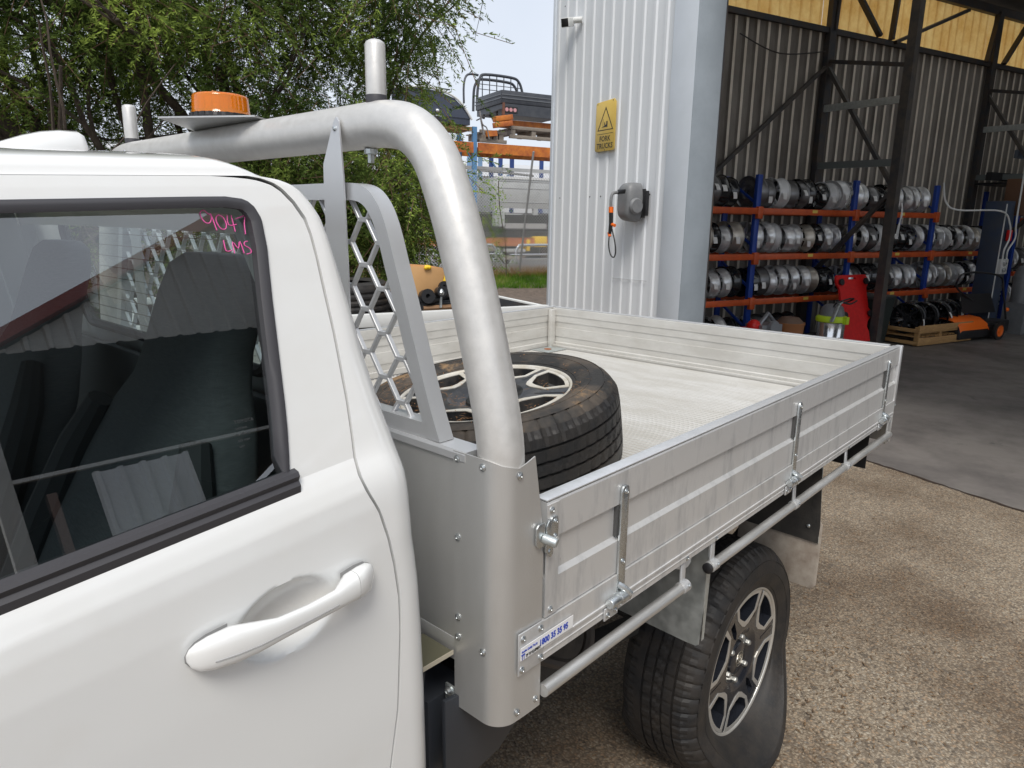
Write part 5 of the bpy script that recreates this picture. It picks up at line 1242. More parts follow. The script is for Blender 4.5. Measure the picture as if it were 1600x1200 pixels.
# pallet crate with black rims
pc = thing('pallet_crate', 'yellow-brown timber pallet crate holding black rims', 'crate', (10.68, 5.85, 0), 'b')
u0, u1, v0_, v1_ = 9.98, 11.42, 5.36, 6.30
for z in (.01, .20):
    m = M(); m.box(u0, u1, v0_, v0_+.03, z+.012, z+.13); m.build('side_board', wood, pc, bevel=.003)
    m = M(); m.box(u0, u1, v1_-.03, v1_, z+.012, z+.13); m.build('side_board', wood, pc, bevel=.003)
    m = M(); m.box(u0, u0+.03, v0_+.032, v1_-.032, z+.02, z+.075); m.build('end_board', wood, pc, bevel=.003)
for (u, v) in ((u0+.035, v0_+.034), (u0+.035, v1_-.10), (u1-.10, v0_+.034), (u1-.10, v1_-.10), (u0+.6, v0_+.034)):
    m = M(); m.box(u, u+.065, v, v+.065, .012, .30); m.build('corner_block', wood, pc, bevel=.003)
for i in range(12):
    m = M(); m.box(u0+.02+i*.118, u0+.10+i*.118, v0_+.04, v1_-.035, .145, .16); m.build('deck_board', wood, pc)
k = 0
for u in (10.10, 10.28, 10.45, 10.62, 10.80, 10.98, 11.12, 11.24):
    place_rim(u, 5.68+(k % 2)*.10, .17, 'K', f'gloss black wheel rim, {ORD[k]} from the left in the timber pallet crate', 'black rims in the pallet crate', R=.235, yaw=1.15 if k in (3, 6) else .3, lab=k in (0, 4), kind='five'); k += 1
# push sweeper
ps = thing('push_sweeper', 'orange and black push sweeper parked beside the pallet crate', 'sweeper', (11.5, 5.25, 0), 'b')
m = M(); rows = []
for u in (10.98, 11.02, 11.75, 11.80):
    i = 0 if u in (11.02, 11.75) else .03; rows.append([(u, v, z-i) for v, z in ((5.30, .20), (5.34, .30), (5.45, .37), (5.62, .39), (5.72, .36))])
m.grid(rows); m.build('hood', orange_p, ps, smooth=True, angle=60)
m = M(); m.box(11.0, 12.25, 5.32, 5.75, .05, .26); m.box(11.75, 12.5, 5.35, 5.70, .10, .30); m.build('sweeper_body', blackp, ps, bevel=.03)
m = M(); m.lathe([(.09, 0), (.14, .0), (.15, .02), (.15, .05), (.09, .05)], (11.98, 5.27, .155), (0, -1, 0), 28); w_ = m.build('wheel', mat('sweeper_tyre', (.02, .02, .02), .6), ps, smooth=True, angle=40)
m = M(); m.lathe([(.0, .045), (.03, .052), (.04, .04), (.085, .045), (.098, .052), (.098, .02)], (11.98, 5.27, .155), (0, -1, 0), 28); m.build('wheel_hub', orange_p, w_, smooth=True, angle=40)
m = M(); m.tube(smoothpath([(12.35, 5.35, .32), (12.15, 5.36, .80), (12.05, 5.38, 1.02), (11.60, 5.42, 1.10), (11.15, 5.46, 1.10), (11.05, 5.50, 1.0), (11.2, 5.55, .82), (12.2, 5.6, .45)], 5), .016, 8); m.build('handle', blackp, ps, smooth=True)
m = M(); m.add([(11.35, 5.6, .75), (12.05, 5.5, .75), (12.3, 5.5, .42), (11.5, 5.6, .42)], [(0, 1, 2, 3)]); m.build('dust_box', blackp, ps)
m = M(); m.sphere((12.32, 5.34, .48), .035, 10, 6); m.build('knob', orange_p, ps, smooth=True)
# blue hoist column with power outlet
bc_ = thing('hoist_column', 'dark blue steel column carrying a grey power outlet', 'column', (12.5, 5.75, 0), 'b')
m = M(); m.box(12.32, 12.60, 5.62, 5.95, .01, 2.25); m.build('post', blue_col, bc_, bevel=.01)
m = M(); m.box(12.318, 12.332, 5.605, 5.618, .03, 2.2); m.build('edge_strip', white_p, bc_)
m = M(); m.box(12.34, 12.56, 5.56, 5.618, 1.05, 1.30); ob = m.build('outlet_box', mat('outlet_grey', (.55, .56, .55), .5), bc_, bevel=.01)
for z in (1.12, 1.23): m = M(); m.lathe([(0, .0), (.035, 0), (.04, .02), (.02, .03)], (12.44, 5.56, z), (0, -1, 0), 16); m.build('socket', mat('socket_grey', (.35, .36, .36), .4), ob, smooth=True)
for off in (0, .12):
    m = M(); m.tube(smoothpath([(12.40+off, 5.58, 1.30), (12.36+off, 5.56, 1.45), (12.44+off*1.5, 5.55, 1.65), (12.40+off*1.6, 5.56, 1.88), (12.5+off, 5.58, 2.3) if off else (12.15, 5.6, 2.08), (12.5+off, 5.58, 3.4) if off else (11.2, 5.75, 2.08), ] + ([] if off else [(11.0, 5.85, 2.2), (10.95, 5.9, 2.5)]), 6), .014, 8); m.build('conduit', white_p, bc_, smooth=True)
m = M(); m.box(12.42, 12.52, 5.55, 5.60, 1.60, 1.78); m.build('red_switch', red_p, bc_, bevel=.01)
cb = thing('control_cabinet', 'rusty brown control cabinet hanging beside the blue column', 'cabinet', (12.7, 5.6, 2), 'b')
m = M(); m.box(12.66, 13.3, 5.52, 5.85, 2.02, 2.62); m.build('cabinet_box', mat('cabinet_brown', (.13, .065, .035), .6), cb, bevel=.01); m = M(); m.box(12.70, 13.26, 5.50, 5.52, 2.06, 2.58); m.build('cabinet_door', mat('cabinet_brown2', (.11, .055, .032), .6), cb, bevel=.004)
gmx = thing('lime_machine', 'lime green machine far right next to the blue column', 'machine', (13.2, 5.5, 0), 'b')
m = M(); m.lathe([(0, .0), (.16, .0), (.17, .45), (.12, .62), (0, .66)], (13.05, 5.5, .55), (0, 0, 1), 20); m.box(12.9, 13.3, 5.35, 5.7, .01, .55); m.build('machine_body', grey_p, gmx, smooth=True, angle=40)
m = M(); m.box(12.95, 13.0, 5.3, 5.36, 1.1, 1.55); m.box(12.9, 13.2, 5.32, 5.4, 1.05, 1.12); m.tube([(12.98, 5.33, 1.5), (13.06, 5.33, 1.62)], .02, 8); m.build('machine_handle', lime, gmx, bevel=.008)
# ================================================================== TRAILER BEYOND THE TRUCK
tl = thing('flat_trailer', 'white framed trailer with a dark mesh deck parked beyond the truck', 'trailer', (.9, 4.0, 0), 'b')
TZ = 1.213
for v in (3.40, 4.92):
    m = M(); m.box(-.6, 2.09, v-.02, v+.03, TZ-.085 if v < 4 else TZ-.05, TZ); m.build('side_rail', white_p, tl, bevel=.006)
for u in (-.6, 2.05): m = M(); m.box(u, u+.04, 3.435, 4.90, TZ-.05, TZ-.005); m.build('end_rail', white_p, tl, bevel=.004)
m = M()
for i in range(23): 
    u = 1.45+i*.026; m.box(u, u+.006, 3.44, 4.88, TZ-.020, TZ-.012)
for i in range(54):
    v = 3.45+i*.026; m.box(1.44, 2.04, v, v+.006, TZ-.028, TZ-.0205)
tag(m.build('deck_mesh', steel_dk, tl, recalc=False), kind='stuff')
m = M(); m.box(-.55, 2.03, 3.5, 4.85, TZ-.16, TZ-.10); m.build('deck', mat('deck_dark', (.035, .034, .033), .8), tl)
m = M(); m.box(1.045, 1.10, 3.385, 3.415, .85, TZ-.086); m.build('rail_post', white_p, tl, bevel=.003)
m = M(); m.box(-.5, 1.0, 3.8, 4.6, .55, 1.02); m.build('tool_box', mat('box_brownish', (.24, .18, .14), .7), tl, bevel=.01)
m = M(); m.box(-.55, 2.03, 3.45, 4.85, .70, .80); m.build('underframe', under, tl)
for v, n_ in ((3.28, (0, -1, 0)), (5.05, (0, 1, 0))):
    for u in (.6, 1.35):
        m = M(); m.lathe([(.17, -.02), (.19, .0), (.26, .01), (.30, -.02), (.30, -.16), (.26, -.19), (.17, -.18)], (u, v, .31), n_, 32); t_ = m.build('tyre', rubber, tl, smooth=True, angle=40)
        m = M(); m.lathe([(.17, -.02), (.15, -.05), (.06, -.04), (0, -.03)], (u, v, .31), n_, 24); m.build('rim', white_p, t_, smooth=True)
m = M(); m.beam((-.6, 4.15, .75), (-1.9, 4.15, .55), .08, .08); m.box(-1.95, -1.8, 4.10, 4.2, .0, .55); m.build('drawbar', white_p, tl)
def tread_tyre(name, label, c, R, Wd, axis, seed):
    m = M(); N = 96; prof = [(R*.62, 0), (R*.72, -.012), (R*.88, -.014), (R*.96, .0), (R*.985, .018)] + [(R-(.007 if k % 3 == 2 else 0), .03+(Wd-.06)*k/13) for k in range(14)] + [(R*.985, Wd-.018), (R*.96, Wd), (R*.88, Wd+.014), (R*.72, Wd+.012), (R*.62, Wd)]
    m.lathe(prof, c, axis, N, rmod=lambda i, k: (-.005 if i % 4 == 0 and 4 <= k <= 19 else 0)); o = m.build('tyre', rubber, None, smooth=True, angle=25, base=c, frame='b'); tag(o, label, 'tyre', 'tyres lying on the trailer'); return o
tread_tyre('tyre', 'black tyre lying on the trailer behind the hexagon mesh', (.72, 3.86, TZ-.08), .31, .245, (0, 0, 1), 1)
tread_tyre('tyre', 'smaller tyre tread showing right beside the mesh frame on the trailer', (.98, 4.35, TZ-.09), .27, .19, (0, 0, 1), 2)
cbx = thing('cardboard_box', 'open plain cardboard box standing on the trailer deck', 'box', (1.2, 3.75, TZ), 'b')
m = M(); pr = [(1.06, 1.295), (1.32, 1.268), (1.372, 1.475), (1.10, 1.497)]
m.add([(p[0], 3.60, p[1]) for p in pr]+[(p[0]+.03, 3.98, p[1]) for p in pr], [(0, 1, 2, 3), (7, 6, 5, 4), (0, 4, 5, 1), (1, 5, 6, 2), (3, 7, 4, 0)]); m.build('carton', carton, cbx, bevel=.002)
m = M(); m.add([(1.32, 3.605, 1.268), (1.345, 3.60, 1.262), (1.395, 3.59, 1.47), (1.376, 3.60, 1.475)], [(0, 1, 2, 3)]); m.add([(1.345, 3.60, 1.262), (1.36, 3.75, 1.262), (1.41, 3.75, 1.47), (1.395, 3.59, 1.47)], [(0, 1, 2, 3)]); m.build('yellow_flap', yellow, cbx, recalc=False)
m = M(); m.sphere((1.235, 3.60, 1.486), .022, 10, 6, .8); m.sphere((1.222, 3.59, 1.484), .014, 8, 6); m.sphere((1.248, 3.59, 1.486), .014, 8, 6); tag(m.build('yellow_knob', yellow, None, smooth=True, base=(1.235, 3.6, 1.486), frame='b'), 'small yellow knob on top of the cardboard box', 'knob')
sp_ = thing('suspension_parts', 'heap of black suspension arms and struts on the trailer', 'car parts', (1.35, 3.55, TZ), 'b')
rp = random.Random(5)
for (a_, b_, r_) in (((1.13, 3.50, 1.25), (1.60, 3.62, 1.33), .035), ((1.18, 3.48, 1.30), (1.30, 3.60, 1.24), .040), ((1.28, 3.47, 1.33), (1.62, 3.50, 1.30), .030), ((1.22, 3.55, 1.24), (1.60, 3.46, 1.245), .028), ((1.35, 3.6, 1.35), (1.70, 3.7, 1.36), .030)):
    m = M(); m.tube([a_, b_], [r_, r_*.7], 12); m.lathe([(r_*.4, -.03), (r_*1.25, -.03), (r_*1.25, .03), (r_*.4, .03)], a_, (0, -1, .2), 14); m.build('control_arm', blackp, sp_, smooth=True, angle=40)
m = M(); m.tube([(1.27, 3.455, 1.225), (1.275, 3.45, 1.345)], [.010, .008], 8); m.lathe([(0, 0), (.018, .0), (.022, .02), (.010, .04), (.0, .045)], (1.275, 3.45, 1.31), (0, 0, 1), 12); m.build('ball_joint', zinc, sp_, smooth=True)
m = M(); m.tube([(1.15, 3.47, 1.222), (1.55, 3.49, 1.222)], .018, 8); m.build('rusty_rod', mat('rod_rust', (.26, .15, .08), .7), sp_, smooth=True)

# ================================================================== FENCE, BULL BARS, YARD RACKS
fc = thing('chain_link_fence', 'chain link fence with a leaning galvanised post before the yard racks', 'fence', (8.6, 15.5, .4), 'b')
gpost = mat('fence_post', (.22, .22, .215), .5, .4)
FV = 15.5
m = M(); m.tube([(8.60, FV, .3), (8.985, FV-.02, 3.55)], .028, 10); m.sphere((8.987, FV-.02, 3.56), .035, 8, 6); m.build('post', gpost, fc, smooth=True)
for u in (5.4, 12.0): m = M(); m.tube([(u, FV, .3), (u, FV, 3.4)], .028, 10); m.build('post', gpost, fc, smooth=True)
m = M(); wm = .0034
fz0, fz1, fu0, fu1, pt = .36, 3.05, 5.4, 12.0, .082
H_ = fz1-fz0; k = int((fu1-fu0+H_)/pt)
for i in range(k):
    for s_ in (1, -1):
        a0 = fu0-H_+i*pt if s_ > 0 else fu0+i*pt
        p, q = (a0, fz0), (a0+s_*H_, fz1)
        def cl(p, q):
            (x1, z1), (x2, z2) = p, q; t0, t1 = 0, 1; dx = x2-x1
            for lo, hi in ((fu0, fu1),):
                ta, tb = (lo-x1)/dx, (hi-x1)/dx; t0 = max(t0, min(ta, tb)); t1 = min(t1, max(ta, tb))
            return None if t0 >= t1 else ((x1+dx*t0, z1+(z2-z1)*t0), (x1+dx*t1, z1+(z2-z1)*t1))
        c = cl(p, q)
        if c: m.beam((c[0][0], FV+.01*s_, c[0][1]), (c[1][0], FV+.01*s_, c[1][1]), wm*2, wm*2)
for z in (fz0+.04, 2.0, fz1): m.beam((fu0, FV, z), (fu1, FV, z), .006, .006)
tag(m.build('wire_mesh', mat('fence_wire', (.62, .63, .63), .45, .3), fc, recalc=False), kind='stuff')
def bullbar(u, v, z0, w_, h, lab):
    t = thing('bull_bar', lab, 'bull bar', (u, v, .4), 'b', group='polished bull bars dumped along the fence')
    m = M(); m.tube(smoothpath([(u, v, z0), (u, v, z0+h*.6), (u+.08, v, z0+h*.93), (u+.2, v, z0+h), (u+w_-.2, v, z0+h), (u+w_-.08, v, z0+h*.93), (u+w_, v, z0+h*.6), (u+w_, v, z0)], 4), .035, 12); m.build('hoop', chrome, t, smooth=True)
    m = M(); m.tube([(u-.2, v-.02, z0+.18), (u+w_+.2, v-.02, z0+.18)], .03, 10); m.build('cross_tube', chrome, t, smooth=True)
    m = M(); m.prism([(u-.35, z0-.28), (u-.1, z0+.08), (u+w_+.1, z0+.08), (u+w_+.35, z0-.18), (u+w_*.5, z0-.33)], (0, v+.04, 0), (1, 0, 0), (0, 0, 1), (0, .03, 0)); m.build('channel_plate', chrome, t, bevel=.01)
    m = M(); m.beam((u+w_+.0, v-.1, z0+.35), (u+w_+.36, v-.25, z0-.38), .03, .10, (0, 1, 0)); m.build('upright_plate', mat('alloy_bright', (.72, .73, .74), .3, .6), t, bevel=.004)
bullbar(6.75, 15.85, .78, 1.35, .42, 'polished bull bar with a slanting plate lying left of the leaning post')
bullbar(8.75, 15.9, .75, 1.4, .44, 'polished bull bar just right of the leaning fence post')
bullbar(5.2, 16.3, .75, 1.2, .40, 'polished bull bar half hidden under the tree')
vn = M(); rv = random.Random(21)
for i in range(520):
    z = rv.uniform(.4, 2.9); u = 7.78+ .35*(z-1.6)*-.25 + rv.gauss(0, .14+.12*max(0, 1.9-z)); v = 15.2+rv.gauss(0, .12); a = rv.uniform(0, 6.28); l = rv.uniform(.03, .07)
    d = Vector((math.cos(a), math.sin(a)*.5, rv.uniform(-.6, .3)))*l; s_ = Vector((-math.sin(a)*.4, .3, .6)).normalized()*l*.35; p = Vector((u, v, z)); vn.add([p, p+d*.5+s_, p+d, p+d*.5-s_], [(0, 1, 2, 3)])
pv_ = thing('climbing_vine', 'leafy green vine climbing the chain link fence', 'vine', (8.0, 15.3, .4), 'b')
tag(vn.build('foliage', leaf_mat('vine_leaves', (.06, .12, .03), (.16, .27, .06), (.36, .48, .13)), pv_, recalc=False), kind='stuff')
m = M(); m.tube(smoothpath([(8.1, 15.25, .3), (8.05, 15.2, 1.2), (7.9, 15.25, 2.1), (7.85, 15.25, 2.8)], 4), .012, 6); m.build('stem', bark, pv_, smooth=True)

RV = 18.9
yr = thing('yard_rack', 'tall pallet rack of faded blue posts and orange beams in the yard', 'rack', (10, RV, .4), 'b')
for u in (4.9, 8.95, 13.0):
    for v in (RV, RV+1.1):
        m = M(); m.box(u-.07, u+.07, v, v+.09, .43, 4.55); m.build('upright', yard_b, yr)
        for k in range(14):
            if v == RV: pass
    for z in (.8, 1.7, 2.6, 3.5): m = M(); m.beam((u, RV+.05, z), (u, RV+1.1, z+.8), .04, .04); m.build('upright_brace', yard_b, yr)
for z, h in ((4.10, .30), (1.30, .24)):
    for u0, u1 in ((4.98, 8.87), (9.03, 12.93)):
        for v in (RV-.06, RV+1.15): m = M(); m.box(u0, u1, v, v+.05, z-h*.5, z); m.box(u0, u1, v-.012, v, z-h, z-h*.45); m.build('shelf_beam', yard_o, yr)
yr2 = thing('yard_rack', 'second blue rack standing in a row behind the tall one', 'rack', (10, 22.5, .4), 'b')
for u in (8.2, 10.9, 11.35, 12.2, 14):
    for v in (22.5, 23.4): m = M(); m.box(u-.07, u+.07, v, v+.09, .43, 4.2); m.build('upright', mat('pale_blue', (.25, .42, .66), .6) if u < 11 else mat('deep_blue', (.03, .07, .25), .5), yr2)
for a_, b_ in (((11.35, 3.9), (12.2, 2.9)), ((11.35, 2.9), (12.2, 3.6)), ((8.2, 4.0), (8.9, 3.2))): m = M(); m.beam((a_[0], 22.5, a_[1]), (b_[0], 22.5, b_[1]), .05, .05); m.build('rack_brace', yard_b, yr2)
for z in (2.5, 3.6): m = M(); m.box(8.2, 14, 22.44, 22.5, z, z+.12); m.build('shelf_beam', silver_y, yr2)
m = M(); m.sphere((10.9, 22.3, 2.95), .18, 12, 8); tag(m.build('orange_drum', orange_p, None, smooth=True, base=(10.9, 22.3, 2.95), frame='b'), 'small orange drum on the distant blue rack', 'drum')
for i, (u, c) in enumerate(((9.2, .7), (9.6, .8), (10.3, .75), (11.7, .8), (12.6, .7))):
    m = M(); m.sphere((u, 22.3, 2.72), .14, 10, 6, .6); tag(m.build('chrome_cap', chrome, None, smooth=True, base=(u, 22.3, 2.7), frame='b'), f'shiny chrome cap, {ORD[i]} from the left in the gap above the silver tray', 'chrome cap', 'chrome caps on the distant rack')
# black tray body with headboard on top
bt_ = thing('tray_body', 'black steel ute tray with headboard loops on top of the yard rack', 'ute tray', (10.8, RV+.5, 4.9), 'b')
m = M(); m.box(9.86, 12.3, RV, RV+1.75, 5.10, 5.30); m.build('tray_base', tray_k, bt_)
m = M(); m.box(9.84, 12.3, RV-.03, RV+.02, 5.30, 5.66); m.build('tray_side', tray_k, bt_, bevel=.01)
m = M(); m.box(9.82, 9.86, RV, RV+1.78, 5.28, 5.66); m.build('tray_side', tray_k, bt_, bevel=.01)
for z in (5.42, 5.52): m = M(); m.box(9.83, 12.3, RV-.045, RV-.031, z, z+.03); m.box(9.80, 9.82, RV, RV+1.78, z, z+.03); m.build('side_rib', mat('tray_rib', (.13, .14, .155), .4), bt_)
m = M(); m.box(9.88, 12.3, RV-.04, RV-.0, 4.96, 5.28); m.build('rear_panel', tray_k, bt_)
m = M(); m.box(9.92, 10.36, RV-.055, RV-.041, 5.02, 5.20); tl_ = m.build('tail_light', mat('light_frame', (.02, .02, .02), .5), bt_)
for k in range(3): m = M(); m.lathe([(0, 0), (.055, 0), (.06, -.01)], (9.99+k*.14, RV-.06, 5.11), (0, -1, 0), 16); m.build('light_lens', mat('faded_red', (.62, .32, .34), .4), tl_)
m = M(); m.box(9.86, 9.92, RV-.06, RV+.03, 4.86, 5.30); m.build('rusty_corner', mat('rusty_dark', (.16, .07, .045), .8), bt_)
m = M()
for dv in (.35, .8, 1.25): m.box(9.84, 9.9, RV+dv, RV+dv+.06, 4.98, 5.12)
m.beam((9.82, RV+.05, 5.12), (9.82, RV+1.7, 4.98), .03, .03); m.build('side_step', steel_dk, bt_)
hbv = RV+1.75
for dv, dz in ((0, 0), (.28, -.1)):
    m = M(); m.tube(smoothpath([(9.86-.0, hbv+dv, 5.3), (9.88, hbv+dv, 5.9), (9.96, hbv+dv, 6.26+dz), (10.15, hbv+dv, 6.40+dz), (11.1, hbv+dv, 6.40+dz), (11.38, hbv+dv, 6.30+dz), (11.52, hbv+dv, 6.0+dz), (11.6, hbv+dv, 5.5)], 4), .045, 8); m.build('headboard_loop', tray_k, bt_, smooth=True)
m = M(); m.tube(smoothpath([(9.35, hbv-.1, 5.45), (9.35, hbv-.1, 6.0), (9.5, hbv-.05, 6.32), (9.9, hbv, 6.36)], 4), .035, 8); m.build('side_loop', tray_k, bt_, smooth=True)
for k in range(6): m = M(); m.beam((10.05+k*.26, hbv, 5.3), (10.05+k*.26, hbv, 6.38), .025, .025); m.build('headboard_bar', tray_k, bt_)
for z in (5.95, 6.1): m = M(); m.beam((9.9, hbv, z), (11.5, hbv, z), .02, .02); m.build('headboard_bar', tray_k, bt_)
# canopy
cn = thing('ute_canopy', 'dark blue canopy with a white edge beside the black tray', 'canopy', (8.0, RV+.3, 4.7), 'b')
m = M(); rows = []
for v, dz in ((RV-.2, 0), (RV+1.6, .08)):
    rows.append([(u, v, z+dz) for u, z in ((6.3, 5.34), (7.1, 5.42), (7.7, 5.40), (8.2, 5.24), (8.5, 5.0), (8.72, 4.72))])
m.grid(rows); m.add([(6.3, RV-.21, 4.78), (8.70, RV-.21, 4.72), (8.5, RV-.205, 5.0), (8.2, RV-.205, 5.24), (7.7, RV-.205, 5.40), (7.1, RV-.205, 5.42), (6.3, RV-.205, 5.34)], [(0, 1, 2, 3, 4, 5, 6)]); m.box(6.3, 8.7, RV-.18, RV+1.5, 4.55, 4.72); m.build('canopy_shell', navy, cn)
m = M(); m.tube(smoothpath([(6.3, RV-.23, 5.36), (7.1, RV-.23, 5.45), (7.7, RV-.23, 5.43), (8.2, RV-.23, 5.27), (8.5, RV-.23, 5.02), (8.74, RV-.23, 4.70)], 4), .035, 8); m.build('white_edge', white_p, cn, smooth=True)
m = M(); m.sphere((7.65, RV-.24, 4.86), .06, 10, 8); m.build('lock_knob', chrome, cn, smooth=True)
m = M(); m.beam((7.1, RV-.1, 5.5), (7.5, RV-.1, 5.62), .03, .03); m.beam((7.3, RV-.1, 5.5), (8.1, RV-.1, 5.48), .03, .03); m.build('roof_rail', blackp, cn)
m = M(); m.box(6.2, 8.8, RV-.1, RV+.8, 4.42, 4.52); m.build('timber_bearer', wood, cn)
# pallets, crate
for i, (u0, u1, z0, mt_, lab) in enumerate(((10.1, 12.6, 4.30, wood_g, 'grey weathered pallet on the orange beam under the black tray'), (9.1, 10.0, 4.12, wood_g, 'tilted grey pallet end beside the blue post'))):
    t = thing('timber_pallet', lab, 'pallet', ((u0+u1)/2, RV, z0), 'b', group='pallets under the black tray')
    for dz in (0, .26): m = M(); m.box(u0, u1, RV-.06, RV+.02, z0+dz, z0+dz+.10); m.build('board', mt_, t, bevel=.005)
    for k in range(4): m = M(); m.box(u0+.05+k*(u1-u0-.3)/3, u0+.20+k*(u1-u0-.3)/3, RV-.04, RV+.9, z0+.101, z0+.259); m.build('block', mt_, t)
    for k in range(5): m = M(); m.box(u0, u1, RV+.05+k*.2, RV+.17+k*.2, z0+.27, z0+.30); m.build('deck_board', mt_, t)
oc = thing('orange_crate', 'orange plastic crate wedged under the black tray corner', 'crate', (9.8, RV-.1, 4.6), 'b')
for dz in (0, .17): m = M(); m.beam((9.55, RV-.08, 4.62+dz), (10.12, RV-.1, 4.72+dz), .25, .15); m.build('crate_tier', yard_o, oc, bevel=.01)
m = M(); m.beam((9.28, RV-.05, 4.36), (9.62, RV-.06, 4.40), .2, .16); m.build('crate_tier', yard_o, oc)
m = M(); m.box(10.15, 12.6, RV+.2, RV+.9, 4.70, 4.86); tag(m.build('orange_plank', yard_o, None, base=(11, RV+.5, 4.8), frame='b'), 'long orange plank lying on the grey pallet', 'plank')
m = M(); m.beam((8.95, RV-.3, 4.95), (9.12, RV-.25, 4.3), .03, .05); m.tube(smoothpath([(8.95, RV-.3, 4.95), (9.05, RV-.3, 4.6), (9.2, RV-.28, 4.5), (9.3, RV-.25, 4.2)], 4), .02, 6); tag(m.build('hanging_strap', mat('strap_grey', (.25, .24, .24), .6), None, base=(9, RV-.3, 4.6), frame='b'), 'grey strap dangling from the black tray corner', 'strap')
# silver tray body
st_ = thing('tray_body', 'dusty silver ute tray on the middle level behind the wire fence', 'ute tray', (10.6, RV+.4, 2.2), 'b')
m = M(); m.box(9.66, 12.4, RV-.02, RV+.02, 2.22, 3.17); m.build('tray_side', silver_y, st_, bevel=.01)
m = M(); m.box(9.62, 9.66, RV+.0, RV+1.6, 2.10, 3.13); m.build('front_panel', silver_y, st_, bevel=.01)
m = M(); m.box(9.7, 12.4, RV+.03, RV+1.6, 2.3, 2.4); m.build('tray_base', silver_y, st_)
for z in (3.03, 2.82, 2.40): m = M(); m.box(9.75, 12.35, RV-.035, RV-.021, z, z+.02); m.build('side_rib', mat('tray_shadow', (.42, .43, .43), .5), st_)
m = M(); m.box(9.68, 12.3, RV-.05, RV-.021, 3.10, 3.17); m.build('top_cap', white_p, st_)
for u in (9.74, 11.0, 12.1): m = M(); m.box(u, u+.16, RV-.04, RV+.05, 2.02, 2.22); m.build('bracket', silver_y, st_)
m = M(); m.box(9.60, 9.93, RV-.1, RV+.1, 1.66, 2.12); m.box(9.95, 10.6, RV-.06, RV-.02, 2.02, 2.06); m.build('mount_leg', silver_y, st_)
m = M(); m.tube([(9.0, RV+.3, 3.35), (11.2, RV+.35, 3.25)], .035, 8); tag(m.build('steel_tube', mat('tube_grey', (.35, .34, .32), .5), None, smooth=True, base=(10, RV+.3, 3.3), frame='b'), 'long grey tube resting across the silver tray', 'tube')
m = M(); m.box(9.3, 12.6, RV+.15, RV+1.0, 1.32, 1.50); tag(m.build('steel_sheet', under, None, base=(10.5, RV+.5, 1.4), frame='b'), 'dark panel stack on the low orange beam', 'panel')
m = M(); m.box(10.0, 11.5, RV-.03, RV+.12, 1.60, 1.76); tag(m.build('steel_channel', mat('channel_grey', (.36, .35, .34), .6), None, base=(10.7, RV, 1.7), frame='b'), 'pale grey steel channel under the silver tray', 'channel')
for i, (u, z, wd, h, mt_, lab, nm) in enumerate(((11.05, 1.02, .44, .34, yellow, 'yellow box on the ground level of the yard rack', 'box'), (9.9, .62, .8, .14, wood_g, 'pale timber board below the low orange beam', 'board'), (9.95, .86, .75, .10, silver_y, 'pale grey plank above the timber board', 'plank'), (11.6, .62, .8, .5, wood_g, 'grey timber case beside the white wall corner', 'case'), (9.0, .9, .6, .14, wood_g, 'light timber offcut left of the dark panels', 'offcut'), (10.75, .9, .12, .36, yellow, 'narrow yellow tin next to the yellow box', 'tin'))):
    m = M(); m.box(u, u+wd, RV-.1, RV+.5, z, z+h); tag(m.build(nm, mt_, None, bevel=.01, base=(u, RV, z), frame='b'), lab, nm)
m = M(); m.box(4.9, 13, RV+1.3, RV+1.4, .43, 2.1); tag(m.build('dark_sheet', under, None, base=(9, RV+1.3, 1), frame='b'), 'dark sheeting closing the back of the yard rack', 'sheet')
# distant warehouse and hedge
wh = thing('distant_warehouse', 'long pale warehouse far behind the yard racks', 'warehouse', (5, 40, 0), 'b')
m = M(); m.box(-40, 45, 40, 55, 0, 4.6); m.build('warehouse_wall', mat('pale_wall', (.55, .56, .57), .7), wh)
m = M(); m.add([(-41, 39.5, 4.6), (46, 39.5, 4.6), (46, 47, 6.0), (-41, 47, 6.0)], [(0, 1, 2, 3)]); m.build('warehouse_roof', mat('pale_roof', (.5, .5, .5), .5), wh, recalc=False)
for k in range(9): m = M(); m.box(-36+k*8.5, -33+k*8.5, 39.9, 40, 0, 3.4); m.build('roller_door', mat('door_grey', (.3, .33, .36), .6), wh)
vn_ = thing('parked_van', 'white van parked beyond the trailer, seen dimly through the cab windows', 'van', (-1.9, 7.2, 0), 'b')
m = M(); rows = []
for v, dz in ((5.2, -.75), (5.35, -.72), (6.3, -.6), (7.0, 0), (7.1, .03), (9.8, .03), (9.9, 0)):
    rows.append([(u, v, z+(dz if z > 1.3 else 0)) for u, z in ((-2.95, .4), (-2.97, 1.2), (-2.85, 1.9), (-2.6, 2.05), (-1.3, 2.05), (-1.05, 1.9), (-.93, 1.2), (-.95, .4))])
m.grid(rows); m.f.append(tuple(range(8))); m.f.append(tuple(6*8+j for j in range(8))); vb = m.build('van_body', white_p, vn_, smooth=True, angle=30)
m = M(); m.add([(-.925, 7.2, 1.3), (-.925, 8.6, 1.3), (-1.0, 8.6, 1.8), (-1.0, 7.2, 1.8)], [(0, 1, 2, 3)]); m.build('van_window', blackp, vb, recalc=False)
for u in (-2.9, -1.05):
    for v in (5.9, 9.1): m = M(); m.lathe([(0, 0), (.2, 0), (.2, .02), (.34, .0), (.34, -.2)], (u+(.1 if u > -2 else -.02), v, .34), (1 if u > -2 else -1, 0, 0), 24); m.build('wheel', rubber, vn_, smooth=True, angle=40)

